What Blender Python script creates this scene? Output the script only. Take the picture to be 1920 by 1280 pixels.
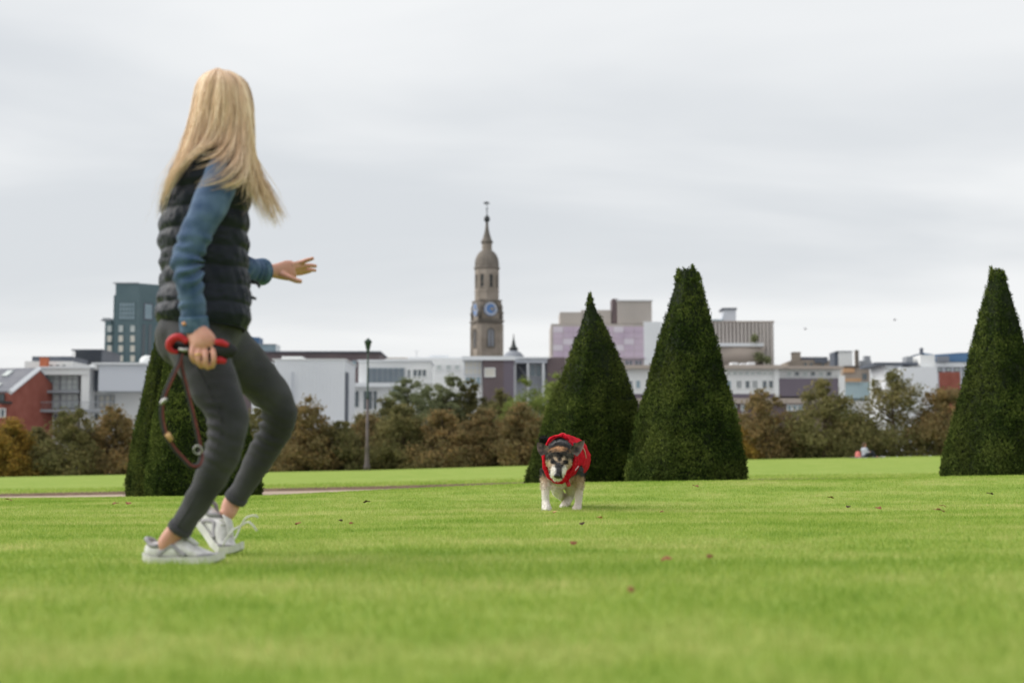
import bpy, bmesh, math, random
import numpy as np
from mathutils import Vector, Matrix, noise as mnoise

for o in list(bpy.data.objects):
    bpy.data.objects.remove(o)
R = math.radians
SC = bpy.context.scene
COL = SC.collection

# ------------------------------------------------------------------ camera
EYE = 0.31                      # camera height above the lawn, metres
FPX = 1920 * 50 / 36            # focal length in photo pixels
PITCH = math.atan(233 / FPX)    # camera looks slightly upward
cam_d = bpy.data.cameras.new('camera'); cam = bpy.data.objects.new('camera', cam_d)
COL.objects.link(cam); SC.camera = cam
cam.location = (0, 0, EYE); cam.rotation_euler = (R(90) + PITCH, 0, 0)
cam_d.sensor_width = 36; cam_d.lens = 50; cam_d.clip_start = 0.05; cam_d.clip_end = 9000
cam_d.dof.use_dof = True; cam_d.dof.focus_distance = 9.1; cam_d.dof.aperture_fstop = 2.4

# ------------------------------------------------------------------ sky and sun
SUN_EL, SUN_AZ = 42, -80        # azimuth measured from +Y, negative = to the left
w = bpy.data.worlds.new('World'); SC.world = w; w.use_nodes = True
nt = w.node_tree; nt.nodes.clear(); N = nt.nodes.new; L = nt.links.new
out = N('ShaderNodeOutputWorld')
sky = N('ShaderNodeTexSky'); sky.sky_type = 'NISHITA'; sky.sun_disc = False
sky.sun_elevation = R(SUN_EL); sky.sun_rotation = R(SUN_AZ); sky.air_density = 1.2; sky.dust_density = 3
bg1 = N('ShaderNodeBackground'); bg1.inputs[1].default_value = 0.06; L(sky.outputs[0], bg1.inputs[0])
tc = N('ShaderNodeTexCoord'); sep = N('ShaderNodeSeparateXYZ'); L(tc.outputs['Generated'], sep.inputs[0])
def mth(op, a, b=None, c=None):
    n = N('ShaderNodeMath'); n.operation = op
    for i, s in enumerate((a, b, c)):
        if s is None: continue
        if isinstance(s, (int, float)): n.inputs[i].default_value = s
        else: L(s, n.inputs[i])
    return n.outputs[0]
zz = mth('ADD', mth('MAXIMUM', sep.outputs[2], 0.0), 0.16)
px_ = mth('DIVIDE', sep.outputs[0], zz); py_ = mth('DIVIDE', sep.outputs[1], zz)
cmb = N('ShaderNodeCombineXYZ'); L(px_, cmb.inputs[0]); L(py_, cmb.inputs[1])
mp = N('ShaderNodeMapping'); L(cmb.outputs[0], mp.inputs[0]); mp.inputs['Scale'].default_value = (0.55, 1.0, 1); mp.inputs['Location'].default_value = (3.1, 0.4, 0)
mp.inputs['Rotation'].default_value = (0, 0, R(8))
n1 = N('ShaderNodeTexNoise'); n1.inputs['Scale'].default_value = 1.05; n1.inputs['Detail'].default_value = 5; n1.inputs['Roughness'].default_value = .47
n1.inputs['Distortion'].default_value = .4
L(mp.outputs[0], n1.inputs['Vector'])
rp = N('ShaderNodeValToRGB'); L(n1.outputs[0], rp.inputs[0])
rp.color_ramp.interpolation = 'EASE'
rp.color_ramp.elements[0].position = .33; rp.color_ramp.elements[0].color = (.615, .64, .668, 1)
rp.color_ramp.elements[1].position = .66; rp.color_ramp.elements[1].color = (.81, .82, .825, 1)
hz = N('ShaderNodeMapRange'); hz.inputs[1].default_value = 0.0; hz.inputs[2].default_value = .13; hz.inputs[3].default_value = .75; hz.inputs[4].default_value = 0.0; hz.interpolation_type = 'SMOOTHSTEP'
L(sep.outputs[2], hz.inputs[0])
hm = N('ShaderNodeMix'); hm.data_type = 'RGBA'; L(hz.outputs[0], hm.inputs[0]); L(rp.outputs[0], hm.inputs[6]); hm.inputs[7].default_value = (.80, .805, .80, 1)
bg2 = N('ShaderNodeBackground'); bg2.inputs[1].default_value = 0.56; L(hm.outputs[2], bg2.inputs[0])
mx = N('ShaderNodeMixShader'); mx.inputs[0].default_value = 0.95
L(bg1.outputs[0], mx.inputs[1]); L(bg2.outputs[0], mx.inputs[2]); L(mx.outputs[0], out.inputs[0])
sun_d = bpy.data.lights.new('sun', 'SUN'); sun = bpy.data.objects.new('sun', sun_d); COL.objects.link(sun)
sun_d.energy = 1.5; sun_d.angle = R(65); sun_d.color = (1, .96, .9)
_sd = Vector((math.cos(R(SUN_EL)) * math.sin(R(SUN_AZ)), math.cos(R(SUN_EL)) * math.cos(R(SUN_AZ)), math.sin(R(SUN_EL))))
sun.rotation_euler = _sd.to_track_quat('Z', 'Y').to_euler(); sun.location = _sd * 60

SC.view_settings.view_transform = 'Standard'; SC.view_settings.look = 'None'
SC.view_settings.exposure = 1.06; SC.view_settings.gamma = 1; SC.view_settings.use_curve_mapping = False
SC.render.engine = 'CYCLES'

# ------------------------------------------------------------------ helpers
def P(u, v, Y):
    """photo pixel -> point on the plane at distance Y"""
    a = (u - 960) / FPX; c = -(v - 640) / FPX
    dy = math.cos(PITCH) - math.sin(PITCH) * c; dz = math.sin(PITCH) + math.cos(PITCH) * c
    return Vector((a * Y / dy, Y, EYE + dz * Y / dy))

def tag(o, label=None, cat=None, group=None, kind=None):
    if label: o['label'] = label
    if cat: o['category'] = cat
    if group: o['group'] = group
    if kind: o['kind'] = kind
    return o

def empty(name, loc, label=None, cat=None, group=None):
    o = bpy.data.objects.new(name, None); COL.objects.link(o); o.location = loc
    o.empty_display_size = .1
    return tag(o, label, cat, group)

def link(name, me, m=None, parent=None):
    o = bpy.data.objects.new(name, me); COL.objects.link(o)
    if m: me.materials.append(m)
    if parent:
        o.parent = parent; o.matrix_parent_inverse = Matrix.Translation(-wloc(parent))
    return o

def wloc(o):
    v = Vector(o.location)
    return v if not o.parent else v      # parts keep world coordinates with origin (0,0,0)

def mobj(name, V, F, m=None, parent=None, smooth=False):
    me = bpy.data.meshes.new(name); me.from_pydata([tuple(v) for v in V], [], F); me.update()
    if smooth: me.polygons.foreach_set('use_smooth', [True] * len(me.polygons))
    return link(name, me, m, parent)

def npmesh(name, V, Q, var=None, smooth=False):
    """fast mesh from numpy: V (n,3), Q (m,k) one face size"""
    me = bpy.data.meshes.new(name); k = Q.shape[1]
    me.vertices.add(len(V)); me.vertices.foreach_set('co', V.astype(np.float32).ravel())
    me.loops.add(Q.size); me.loops.foreach_set('vertex_index', Q.astype(np.int32).ravel())
    me.polygons.add(len(Q)); me.polygons.foreach_set('loop_start', np.arange(0, Q.size, k, dtype=np.int32))
    me.polygons.foreach_set('loop_total', np.full(len(Q), k, np.int32))
    if smooth: me.polygons.foreach_set('use_smooth', np.ones(len(Q), bool))
    me.update(calc_edges=True)
    if var is not None:
        at = me.attributes.new('var', 'FLOAT', 'POINT'); at.data.foreach_set('value', var.astype(np.float32))
    return me

class MB:
    def __init__(s): s.V = []; s.F = []
    def add(s, V, F):
        n = len(s.V); s.V += [Vector(v) for v in V]; s.F += [tuple(i + n for i in f) for f in F]; return s
    def box(s, x0, x1, y0, y1, z0, z1):
        V = [(x, y, z) for x in (x0, x1) for y in (y0, y1) for z in (z0, z1)]
        return s.add(V, [(0, 1, 3, 2), (4, 6, 7, 5), (0, 4, 5, 1), (2, 3, 7, 6), (0, 2, 6, 4), (1, 5, 7, 3)])
    def prism(s, pts, z0, z1):
        n = len(pts)
        return s.add([(p[0], p[1], z0) for p in pts] + [(p[0], p[1], z1) for p in pts],
                     [tuple(range(n))[::-1], tuple(range(n, 2 * n))] + [(i, (i + 1) % n, n + (i + 1) % n, n + i) for i in range(n)])
    def lathe(s, c, prof, n=16, rot=0.0, sx=1.0, sy=1.0):
        """prof: (radius, z) list from bottom to top"""
        V = []; F = []
        for r, z in prof:
            for i in range(n):
                a = rot + 2 * math.pi * i / n
                V.append((c[0] + r * math.cos(a) * sx, c[1] + r * math.sin(a) * sy, c[2] + z))
        for j in range(len(prof) - 1):
            for i in range(n):
                F.append((j * n + i, j * n + (i + 1) % n, (j + 1) * n + (i + 1) % n, (j + 1) * n + i))
        F.append(tuple(range(n))[::-1]); F.append(tuple(range((len(prof) - 1) * n, len(prof) * n)))
        return s.add(V, F)
    def tube(s, pts, rad, n=12, sub=4, ref=(0, 0, 1), flat=None, fn=None):
        V, F = tube(pts, rad, n, sub, ref, flat, fn); return s.add(V, F)
    def ball(s, c, r, n=12, m=8, M=None):
        if isinstance(r, (int, float)): r = (r, r, r)
        V = []; F = []
        for j in range(m + 1):
            t = math.pi * j / m
            for i in range(n):
                a = 2 * math.pi * i / n
                v = Vector((r[0] * math.sin(t) * math.cos(a), r[1] * math.sin(t) * math.sin(a), r[2] * math.cos(t)))
                if M: v = M @ v
                V.append(Vector(c) + v)
        for j in range(m):
            for i in range(n):
                F.append((j * n + i, (j + 1) * n + i, (j + 1) * n + (i + 1) % n, j * n + (i + 1) % n))
        return s.add(V, F)
    def build(s, name, m=None, parent=None, smooth=False): return mobj(name, s.V, s.F, m, parent, smooth)

def catmull(pts, sub):
    pts = [np.array(p, float) for p in pts]
    if sub <= 1 or len(pts) < 3: return pts
    out = []
    for i in range(len(pts) - 1):
        p0 = pts[max(i - 1, 0)]; p1 = pts[i]; p2 = pts[i + 1]; p3 = pts[min(i + 2, len(pts) - 1)]
        for k in range(sub):
            t = k / sub
            out.append(.5 * ((2 * p1) + (p2 - p0) * t + (2 * p0 - 5 * p1 + 4 * p2 - p3) * t * t + (3 * p1 - p0 - 3 * p2 + p3) * t ** 3))
    out.append(pts[-1]); return out

def tube(pts, rad, n=12, sub=4, ref=(0, 0, 1), flat=None, fn=None):
    """smooth tube; rad list of r or (r_side, r_ref); closed ends, fn(t,angle)->radius factor"""
    pr = [list(p) + (list(r) if isinstance(r, (tuple, list)) else [r, r]) for p, r in zip(pts, rad)]
    pr = catmull(pr, sub); V = []; F = []; m = len(pr)
    for j in range(m):
        a = Vector(pr[max(j - 1, 0)][:3]); b = Vector(pr[min(j + 1, m - 1)][:3])
        d = (b - a).normalized(); rf = Vector(ref)
        sd = d.cross(rf)
        if sd.length < 1e-3: sd = d.cross(Vector((1, 0, 0)))
        sd.normalize(); up = sd.cross(d).normalized(); c = Vector(pr[j][:3])
        for i in range(n):
            an = 2 * math.pi * i / n; k = fn(j / (m - 1), an) if fn else 1
            V.append(c + (sd * (math.cos(an) * pr[j][3]) + up * (math.sin(an) * pr[j][4])) * k)
    for j in range(m - 1):
        for i in range(n):
            F.append((j * n + i, j * n + (i + 1) % n, (j + 1) * n + (i + 1) % n, (j + 1) * n + i))
    F.append(tuple(range(n))[::-1]); F.append(tuple(range((m - 1) * n, m * n)))
    return V, F

def remesh(V, F, vox, smooth=2, sub=False):
    """voxel union of overlapping closed shapes -> mesh data"""
    me = bpy.data.meshes.new('t'); me.from_pydata([tuple(v) for v in V], [], F); me.update()
    o = bpy.data.objects.new('t', me); COL.objects.link(o)
    bm = bmesh.new(); bm.from_mesh(me); bmesh.ops.recalc_face_normals(bm, faces=bm.faces); bm.to_mesh(me); bm.free()
    r = o.modifiers.new('r', 'REMESH'); r.mode = 'VOXEL'; r.voxel_size = vox; r.use_smooth_shade = True
    if smooth:
        s = o.modifiers.new('s', 'SMOOTH'); s.factor = .5; s.iterations = smooth
    dg = bpy.context.evaluated_depsgraph_get(); dg.update()
    m2 = bpy.data.meshes.new_from_object(o.evaluated_get(dg))
    bpy.data.objects.remove(o); bpy.data.meshes.remove(me)
    return m2

def displace(me, fn):
    n = len(me.vertices); co = np.empty(n * 3, np.float32); no = np.empty(n * 3, np.float32)
    me.vertices.foreach_get('co', co); me.vertex_normals.foreach_get('vector', no)
    co = co.reshape(-1, 3); no = no.reshape(-1, 3)
    d = np.array([fn(Vector(c)) for c in co], np.float32)
    me.vertices.foreach_set('co', (co + no * d[:, None]).ravel()); me.update()

# ------------------------------------------------------------------ materials
def mat(name, col, rough=.8, col2=None, scale=4.0, bump=0.0, bscale=None, spec=.3, stretch=None, metal=0, detail=4, sheen=0):
    m = bpy.data.materials.new(name); m.use_nodes = True; t = m.node_tree; b = t.nodes['Principled BSDF']
    b.inputs['Roughness'].default_value = rough; b.inputs['Specular IOR Level'].default_value = spec; b.inputs['Metallic'].default_value = metal
    b.inputs['Base Color'].default_value = (*col, 1)
    if sheen: b.inputs['Sheen Weight'].default_value = sheen
    if col2 or bump:
        tc = t.nodes.new('ShaderNodeTexCoord'); mp = t.nodes.new('ShaderNodeMapping'); t.links.new(tc.outputs['Object'], mp.inputs[0])
        if stretch: mp.inputs['Scale'].default_value = stretch
    if col2:
        n = t.nodes.new('ShaderNodeTexNoise'); n.inputs['Scale'].default_value = scale; n.inputs['Detail'].default_value = detail
        t.links.new(mp.outputs[0], n.inputs['Vector'])
        r = t.nodes.new('ShaderNodeValToRGB'); r.color_ramp.elements[0].position = .33; r.color_ramp.elements[1].position = .67
        r.color_ramp.elements[0].color = (*col, 1); r.color_ramp.elements[1].color = (*col2, 1)
        t.links.new(n.outputs[0], r.inputs[0]); t.links.new(r.outputs[0], b.inputs['Base Color'])
    if bump:
        n = t.nodes.new('ShaderNodeTexNoise'); n.inputs['Scale'].default_value = bscale or scale * 4; n.inputs['Detail'].default_value = 4
        t.links.new(mp.outputs[0], n.inputs['Vector'])
        bp = t.nodes.new('ShaderNodeBump'); bp.inputs['Strength'].default_value = bump; bp.inputs['Distance'].default_value = .02
        t.links.new(n.outputs[0], bp.inputs['Height']); t.links.new(bp.outputs[0], b.inputs['Normal'])
    return m

def leafmat(name, c0, c1, c2, transl=.25, patch=0.0, pscale=.5, pcol=None, objvar=0.0, pos=(0, .5, 1)):
    """foliage: colour from the per-leaf 'var' attribute, optional large patches"""
    m = bpy.data.materials.new(name); m.use_nodes = True; t = m.node_tree; t.nodes.clear(); N = t.nodes.new; L = t.links.new
    a = N('ShaderNodeAttribute'); a.attribute_name = 'var'
    r = N('ShaderNodeValToRGB'); e = r.color_ramp.elements
    e[0].color = (*c0, 1); e[1].color = (*c2, 1); e[0].position = pos[0]; e[1].position = pos[2]
    x = e.new(pos[1]); x.color = (*c1, 1)
    L(a.outputs['Fac'], r.inputs[0]); colr = r.outputs[0]
    if pcol:
        tc = N('ShaderNodeTexCoord'); n = N('ShaderNodeTexNoise'); n.inputs['Scale'].default_value = pscale; n.inputs['Detail'].default_value = 3
        L(tc.outputs['Object'], n.inputs['Vector'])
        rr = N('ShaderNodeValToRGB'); rr.color_ramp.elements[0].position = .42; rr.color_ramp.elements[1].position = .66
        rr.color_ramp.elements[1].color = (patch, patch, patch, 1)
        L(n.outputs[0], rr.inputs[0])
        mx = N('ShaderNodeMix'); mx.data_type = 'RGBA'; L(rr.outputs[0], mx.inputs[0]); L(colr, mx.inputs[6]); mx.inputs[7].default_value = (*pcol, 1)
        colr = mx.outputs[2]
    d = N('ShaderNodeBsdfDiffuse'); tr = N('ShaderNodeBsdfTranslucent'); ms = N('ShaderNodeMixShader'); ms.inputs[0].default_value = transl
    L(colr, d.inputs[0]); L(colr, tr.inputs[0]); L(d.outputs[0], ms.inputs[1]); L(tr.outputs[0], ms.inputs[2])
    o = N('ShaderNodeOutputMaterial'); L(ms.outputs[0], o.inputs[0]); return m

def leaves(C, D, ln, wd, var, seed=0, NR=None):
    """diamond leaves: centre C, long axis D, random roll"""
    rg = np.random.default_rng(seed); n = len(C)
    D = D / (np.linalg.norm(D, axis=1, keepdims=True) + 1e-9)
    q = rg.normal(size=(n, 3))
    if NR is not None: q = q * .55 + NR
    S = np.cross(D, q); S /= (np.linalg.norm(S, axis=1, keepdims=True) + 1e-9)
    ln = np.broadcast_to(ln, n)[:, None]; wd = np.broadcast_to(wd, n)[:, None]
    V = np.stack([C - D * ln * .5, C + S * wd * .5, C + D * ln * .5, C - S * wd * .5], 1).reshape(-1, 3)
    Q = np.arange(4 * n).reshape(n, 4)
    return V, Q, np.repeat(var, 4)

# ------------------------------------------------------------------ ground
def zl(pts, Y):
    q = [P(u, v, Y) for u, v in pts]
    return [p.x for p in q], [p.z for p in q]
YC, YP0, YP1, YB, YF = 13.6, 21.2, 25.6, 25.9, 86.0
CR = zl([(0, 937), (480, 932), (700, 921), (960, 909), (1200, 905), (1500, 901), (1920, 893)], YC)
PA = zl([(-400, 940), (0, 936), (700, 922), (960, 914), (1400, 907), (1920, 898)], 23.4)
BK = zl([(-400, 930), (0, 926), (700, 912), (960, 905), (1400, 899), (1920, 894)], YB)
FR = zl([(-400, 900), (0, 894), (690, 881), (1400, 861), (1760, 854), (2300, 846)], YF)
def sst(a, b, x):
    t = np.clip((x - a) / (b - a), 0, 1); return t * t * (3 - 2 * t)
def gz(x, y):
    x = np.asarray(x, float); y = np.asarray(y, float)
    near = 0.008 * (x + 1) * (1 - sst(9, 13, y)) * np.clip(1 - np.abs(x) / 60, 0, 1) + .006 * np.sin(x * 1.7 + y * .9) * np.clip(y - 5.5, 0, 1)
    zc = np.interp(x, *CR); zp = np.interp(x, *PA); zb = np.interp(x, *BK); zf = np.interp(x, *FR)
    z = near * (1 - sst(9.4, YC, y)) + zc * sst(9.4, YC, y)
    z = z + (zp - zc) * sst(YC + .3, YP0, y) 
    z = z + (zb - zp) * sst(YP1 + .05, YB, y)
    z = z + (zf - zb) * np.clip((y - YB) / (YF - YB), 0, 1)
    z = z + (-2.0 - zf) * sst(95, 170, y)
    return z
def G(x, y): return float(gz(x, y))

m_lawn = bpy.data.materials.new('lawn'); m_lawn.use_nodes = True
t = m_lawn.node_tree; b = t.nodes['Principled BSDF']; b.inputs['Roughness'].default_value = 1; b.inputs['Specular IOR Level'].default_value = .05
tc = t.nodes.new('ShaderNodeTexCoord')
def lawn_color(t, vec, base, base2, worn):
    n = t.nodes.new('ShaderNodeTexNoise'); n.inputs['Scale'].default_value = 1.1; n.inputs['Detail'].default_value = 8; n.inputs['Roughness'].default_value = .68
    t.links.new(vec, n.inputs['Vector'])
    r = t.nodes.new('ShaderNodeValToRGB'); e = r.color_ramp.elements; e[0].position = .39; e[1].position = .64
    e[0].color = (*base, 1); e[1].color = (*worn, 1); k = e.new(.5); k.color = (*base2, 1)
    mp = t.nodes.new('ShaderNodeMapping'); mp.inputs['Rotation'].default_value = (0, 0, R(-28)); mp.inputs['Scale'].default_value = (.12, 1.5, 1); t.links.new(vec, mp.inputs[0])
    n2 = t.nodes.new('ShaderNodeTexNoise'); n2.inputs['Scale'].default_value = 1.0; n2.inputs['Detail'].default_value = 3; t.links.new(mp.outputs[0], n2.inputs['Vector'])
    n3 = t.nodes.new('ShaderNodeTexNoise'); n3.inputs['Scale'].default_value = 7; n3.inputs['Detail'].default_value = 4; t.links.new(vec, n3.inputs['Vector'])
    def ma(op, x, y):
        q = t.nodes.new('ShaderNodeMath'); q.operation = op
        for i_, s_ in enumerate((x, y)):
            if isinstance(s_, float): q.inputs[i_].default_value = s_
            else: t.links.new(s_, q.inputs[i_])
        return q.outputs[0]
    mixv = ma('ADD', ma('MULTIPLY', n.outputs[0], .55), ma('ADD', ma('MULTIPLY', n2.outputs[0], .40), ma('MULTIPLY', n3.outputs[0], .22)))
    mixv = ma('SUBTRACT', mixv, .075)
    t.links.new(mixv, r.inputs[0]); return r.outputs[0]
c = lawn_color(t, tc.outputs['Object'], (.18, .27, .045), (.23, .315, .062), (.31, .365, .10))
t.links.new(c, b.inputs['Base Color'])
xs = np.unique(np.concatenate([np.linspace(-1500, -60, 14), np.linspace(-60, -12, 40), np.linspace(-12, 12, 150), np.linspace(12, 60, 40), np.linspace(60, 1500, 14)]))
ys = np.unique(np.concatenate([np.linspace(-40, 0, 8), np.linspace(0, 28, 260), np.linspace(28, 100, 60), np.linspace(100, 180, 16), np.linspace(180, 4000, 16)]))
X, Yg = np.meshgrid(xs, ys); Z = gz(X, Yg)
V = np.stack([X, Yg, Z], -1).reshape(-1, 3); nx, ny = len(xs), len(ys)
i = np.arange(ny - 1)[:, None] * nx + np.arange(nx - 1)[None]; Q = np.stack([i, i + 1, i + nx + 1, i + nx], -1).reshape(-1, 4)
ground = link('ground', npmesh('ground', V, Q, smooth=True), m_lawn)
ground.data.materials.append(mat('city_ground', (.20, .20, .20), .9, (.28, .275, .265), .05))
ground.data.polygons.foreach_set('material_index', (V[Q[:, 0], 1] > 94).astype(np.int32))
tag(ground, 'mown park lawn with a low crest', 'lawn', kind='structure')

# gravel path behind the crest
m_path = mat('gravel', (.36, .27, .21), 1, (.46, .36, .28), 3, .3, 40)
px = np.linspace(-60, 60, 240); py = np.linspace(YP0, YP1, 14)
X, Yg = np.meshgrid(px, py); Z = gz(X, Yg) + .012
V = np.stack([X, Yg, Z], -1).reshape(-1, 3); nx = len(px)
i = np.arange(len(py) - 1)[:, None] * nx + np.arange(nx - 1)[None]; Q = np.stack([i, i + 1, i + nx + 1, i + nx], -1).reshape(-1, 4)
tag(link('path', npmesh('path', V, Q, smooth=True), m_path), 'pale gravel path crossing behind the lawn crest', 'path', kind='structure')
# bare soil lip where the far lawn meets the path
m_soil = mat('soil', (.10, .065, .04), 1, (.17, .11, .07), 6, .4, 30)
mb = MB(); rnd = random.Random(5); px = np.linspace(-40, 40, 400); VV = []; FF = []
for k, x in enumerate(px):
    y0 = YP1 - .05 + .06 * math.sin(x * 2.1) + rnd.uniform(-.04, .04); y1 = YB + .03 + rnd.uniform(-.03, .05)
    VV += [(x, y0, G(x, y0) + .016), (x, (y0 + y1) / 2, G(x, (y0 + y1) / 2) + .022), (x, y1, G(x, y1) + .010)]
    if k: q = 3 * k; FF += [(q - 3, q, q + 1, q - 2), (q - 2, q + 1, q + 2, q - 1)]
tag(mobj('soil_edge', VV, FF, m_soil), 'dark bare soil edge between path and far lawn', 'soil', kind='structure')

# grass blades
m_grass = bpy.data.materials.new('grass_blade'); m_grass.use_nodes = True; t = m_grass.node_tree; t.nodes.clear()
tc = t.nodes.new('ShaderNodeTexCoord')
c = lawn_color(t, tc.outputs['Object'], (.20, .33, .046), (.315, .43, .084), (.50, .53, .19))
a = t.nodes.new('ShaderNodeAttribute'); a.attribute_name = 'var'
r = t.nodes.new('ShaderNodeValToRGB'); e = r.color_ramp.elements; e[0].color = (.62, .72, .55, 1); e[1].color = (1.55, 1.3, 1.7, 1); k = e.new(.5); k.color = (1, 1, 1, 1)
t.links.new(a.outputs['Fac'], r.inputs[0])
mx = t.nodes.new('ShaderNodeMix'); mx.data_type = 'RGBA'; mx.blend_type = 'MULTIPLY'; mx.inputs[0].default_value = 1
t.links.new(c, mx.inputs[6]); t.links.new(r.outputs[0], mx.inputs[7])
d = t.nodes.new('ShaderNodeBsdfDiffuse'); tr = t.nodes.new('ShaderNodeBsdfTranslucent'); ms = t.nodes.new('ShaderNodeMixShader'); ms.inputs[0].default_value = .42
t.links.new(mx.outputs[2], d.inputs[0]); t.links.new(mx.outputs[2], tr.inputs[0]); t.links.new(d.outputs[0], ms.inputs[1]); t.links.new(tr.outputs[0], ms.inputs[2])
o = t.nodes.new('ShaderNodeOutputMaterial'); t.links.new(ms.outputs[0], o.inputs[0])
def blades(n, y0, y1, h0, h1, wd, seed, pw=1.0, spread=.47, xr=None):
    rg = np.random.default_rng(seed)
    y = y0 + (y1 - y0) * rg.random(n) ** pw
    x = (rg.random(n) * 2 - 1) * (y * spread + .6)
    # loose tufting
    x += .012 * np.sin(y * 37 + x * 23); 
    z = gz(x, y) - .004
    h = h0 + (h1 - h0) * rg.random(n) ** 1.6
    an = rg.random(n) * 2 * np.pi; ln = h * rg.uniform(.15, 1.0, n); da = rg.random(n) * 2 * np.pi
    w = wd * rg.uniform(.6, 1.3, n)
    B = np.stack([x, y, z], -1); S = np.stack([np.cos(an) * w / 2, np.sin(an) * w / 2, 0 * w], -1)
    T = B + np.stack([np.cos(da) * ln, np.sin(da) * ln, h], -1)
    V = np.stack([B - S, B + S, T], 1).reshape(-1, 3); Q = np.arange(3 * n).reshape(n, 3)
    v = np.clip(rg.normal(.5, .22, n), 0, 1); v[rg.random(n) < .04] = 1
    return V, Q, np.repeat(v, 3)
parts = [blades(90000, 1.2, 4.5, .016, .040, .0034, 1, 1), blades(210000, 4.5, 9, .012, .027, .0036, 2, .9),
         blades(240000, 9, 14.4, .010, .026, .0048, 3, .9), blades(40000, YB - .1, YB + 5, .02, .07, .012, 4, 1.4)]
off = 0; VS = []; QS = []; vs = []
for V, Q, v in parts: VS.append(V); QS.append(Q + off); vs.append(v); off += len(V)
g = link('grass', npmesh('grass', np.concatenate(VS), np.concatenate(QS), np.concatenate(vs)), m_grass)
tag(g, 'short mown green grass blades covering the lawn', 'grass', kind='stuff')
# ------------------------------------------------------------------ buildings far behind
M = {}
def mm(k, *a, **kw): M[k] = mat(k, *a, **kw)
mm('white_render', (.74, .755, .76), .8, (.81, .82, .82), .15)
mm('white_clad', (.71, .735, .77), .6, (.77, .79, .82), .1)
mm('grey_clad', (.52, .55, .61), .5, (.57, .60, .66), .1)
mm('dark_clad', (0.090, 0.105, 0.135), .5, (0.128, 0.143, 0.173), .3)
mm('hotel_clad', (0.090, 0.144, 0.163), .45, (0.121, 0.178, 0.198), .12)
mm('brown_clad', (0.125, 0.098, 0.106), .6, (0.163, 0.125, 0.131), .2)
mm('plum_clad', (0.144, 0.122, 0.156), .6, (0.169, 0.144, 0.175), .1)
mm('brick', (0.264, 0.083, 0.061), .9, (0.330, 0.116, 0.088), .6)
mm('orange_brick', (.50, .15, .08), .9, (.58, .20, .11), .6)
mm('slate', (0.120, 0.126, 0.156), .6, (0.168, 0.174, 0.198), .5)
mm('concrete', (.40, .365, .34), .9, (.47, .43, .40), .12)
mm('beige', (.40, .34, .30), .9, (.46, .40, .355), .12)
mm('sandstone', (.30, .255, .215), .95, (.40, .34, .285), .25, .3, 3)
mm('old_stone', (0.230, 0.198, 0.163), .95, (0.345, 0.301, 0.259), .3, .4, 3)
mm('old_stone_dark', (0.126, 0.114, 0.098), .95, (0.204, 0.180, 0.156), .3, .4, 3)
mm('lead', (.21, .23, .27), .6, (.27, .29, .33), .3)
mm('lilac', (.50, .41, .52), .7, (.58, .49, .58), .25)
mm('lilac_pale', (.62, .57, .65), .7, (.68, .63, .70), .25)
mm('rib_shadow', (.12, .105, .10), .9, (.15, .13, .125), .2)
mm('pale_concrete', (.46, .42, .40), .9, (.52, .48, .45), .12)
mm('orange_stone', (.52, .31, .17), .9, (.58, .37, .22), .3)
mm('teal_roof', (.16, .22, .24), .7, (.20, .26, .28), .2)
mm('blue_roof', (.06, .13, .25), .5, (.08, .17, .30), .2)
mm('glass', (.10, .125, .14), .12, spec=.8)
mm('pale_glass', (.42, .47, .47), .2, (.52, .56, .55), .5, spec=.6)
mm('cream_blind', (.62, .60, .54), .5)
mm('blue_glass', (.20, .29, .34), .15, (.27, .36, .42), .3, spec=.7)
mm('steel', (.30, .32, .35), .4, spec=.5)
mm('dark_metal', (.03, .035, .036), .5, spec=.4)

def BX(mb, u0, u1, v0, v1, Y, dep):
    """box whose front face fills a photo rectangle at distance Y"""
    a = P(u0, v1, Y); c = P(u1, v0, Y); mb.box(a.x, c.x, Y, Y + dep, a.z, c.z); return mb
def part(name, m, par, *boxes, smooth=False):
    mb = MB()
    for b in boxes: BX(mb, *b)
    return mb.build(name, M[m] if isinstance(m, str) else m, par, smooth)
def window(par, u0, u1, v0, v1, Y, nc=1, nr=1, fm='white_render', gm='glass', name='window', fr=.14):
    """frame with bars, pane set back inside it"""
    a = P(u0, v1, Y); c = P(u1, v0, Y); mb = MB(); x0, x1, z0, z1 = a.x, c.x, a.z, c.z
    y0 = Y - .12; y1 = Y + .1
    for k in range(nc + 1):
        x = x0 + (x1 - x0) * k / nc; mb.box(x - fr / 2, x + fr / 2, y0, y1, z0 - fr / 2, z1 + fr / 2)
    for k in range(nr + 1):
        z = z0 + (z1 - z0) * k / nr; mb.box(x0 - fr / 2 - .01, x1 + fr / 2 + .01, y0 - .005, y1 - .02, z - fr / 2 - .003, z + fr / 2)
    w = mb.build(name, M[fm], par)
    g = MB(); g.box(x0, x1, Y - .04, Y + .03, z0, z1); g.build('pane', M[gm], w); return w
def bld(name, label, u, Y, cat='building', group='city buildings beyond the trees'):
    b = P(u, 873, Y); return empty(name, (b.x, Y, -2), label, cat, group)
VB = 885  # base row: below the tops of the trees

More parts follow.
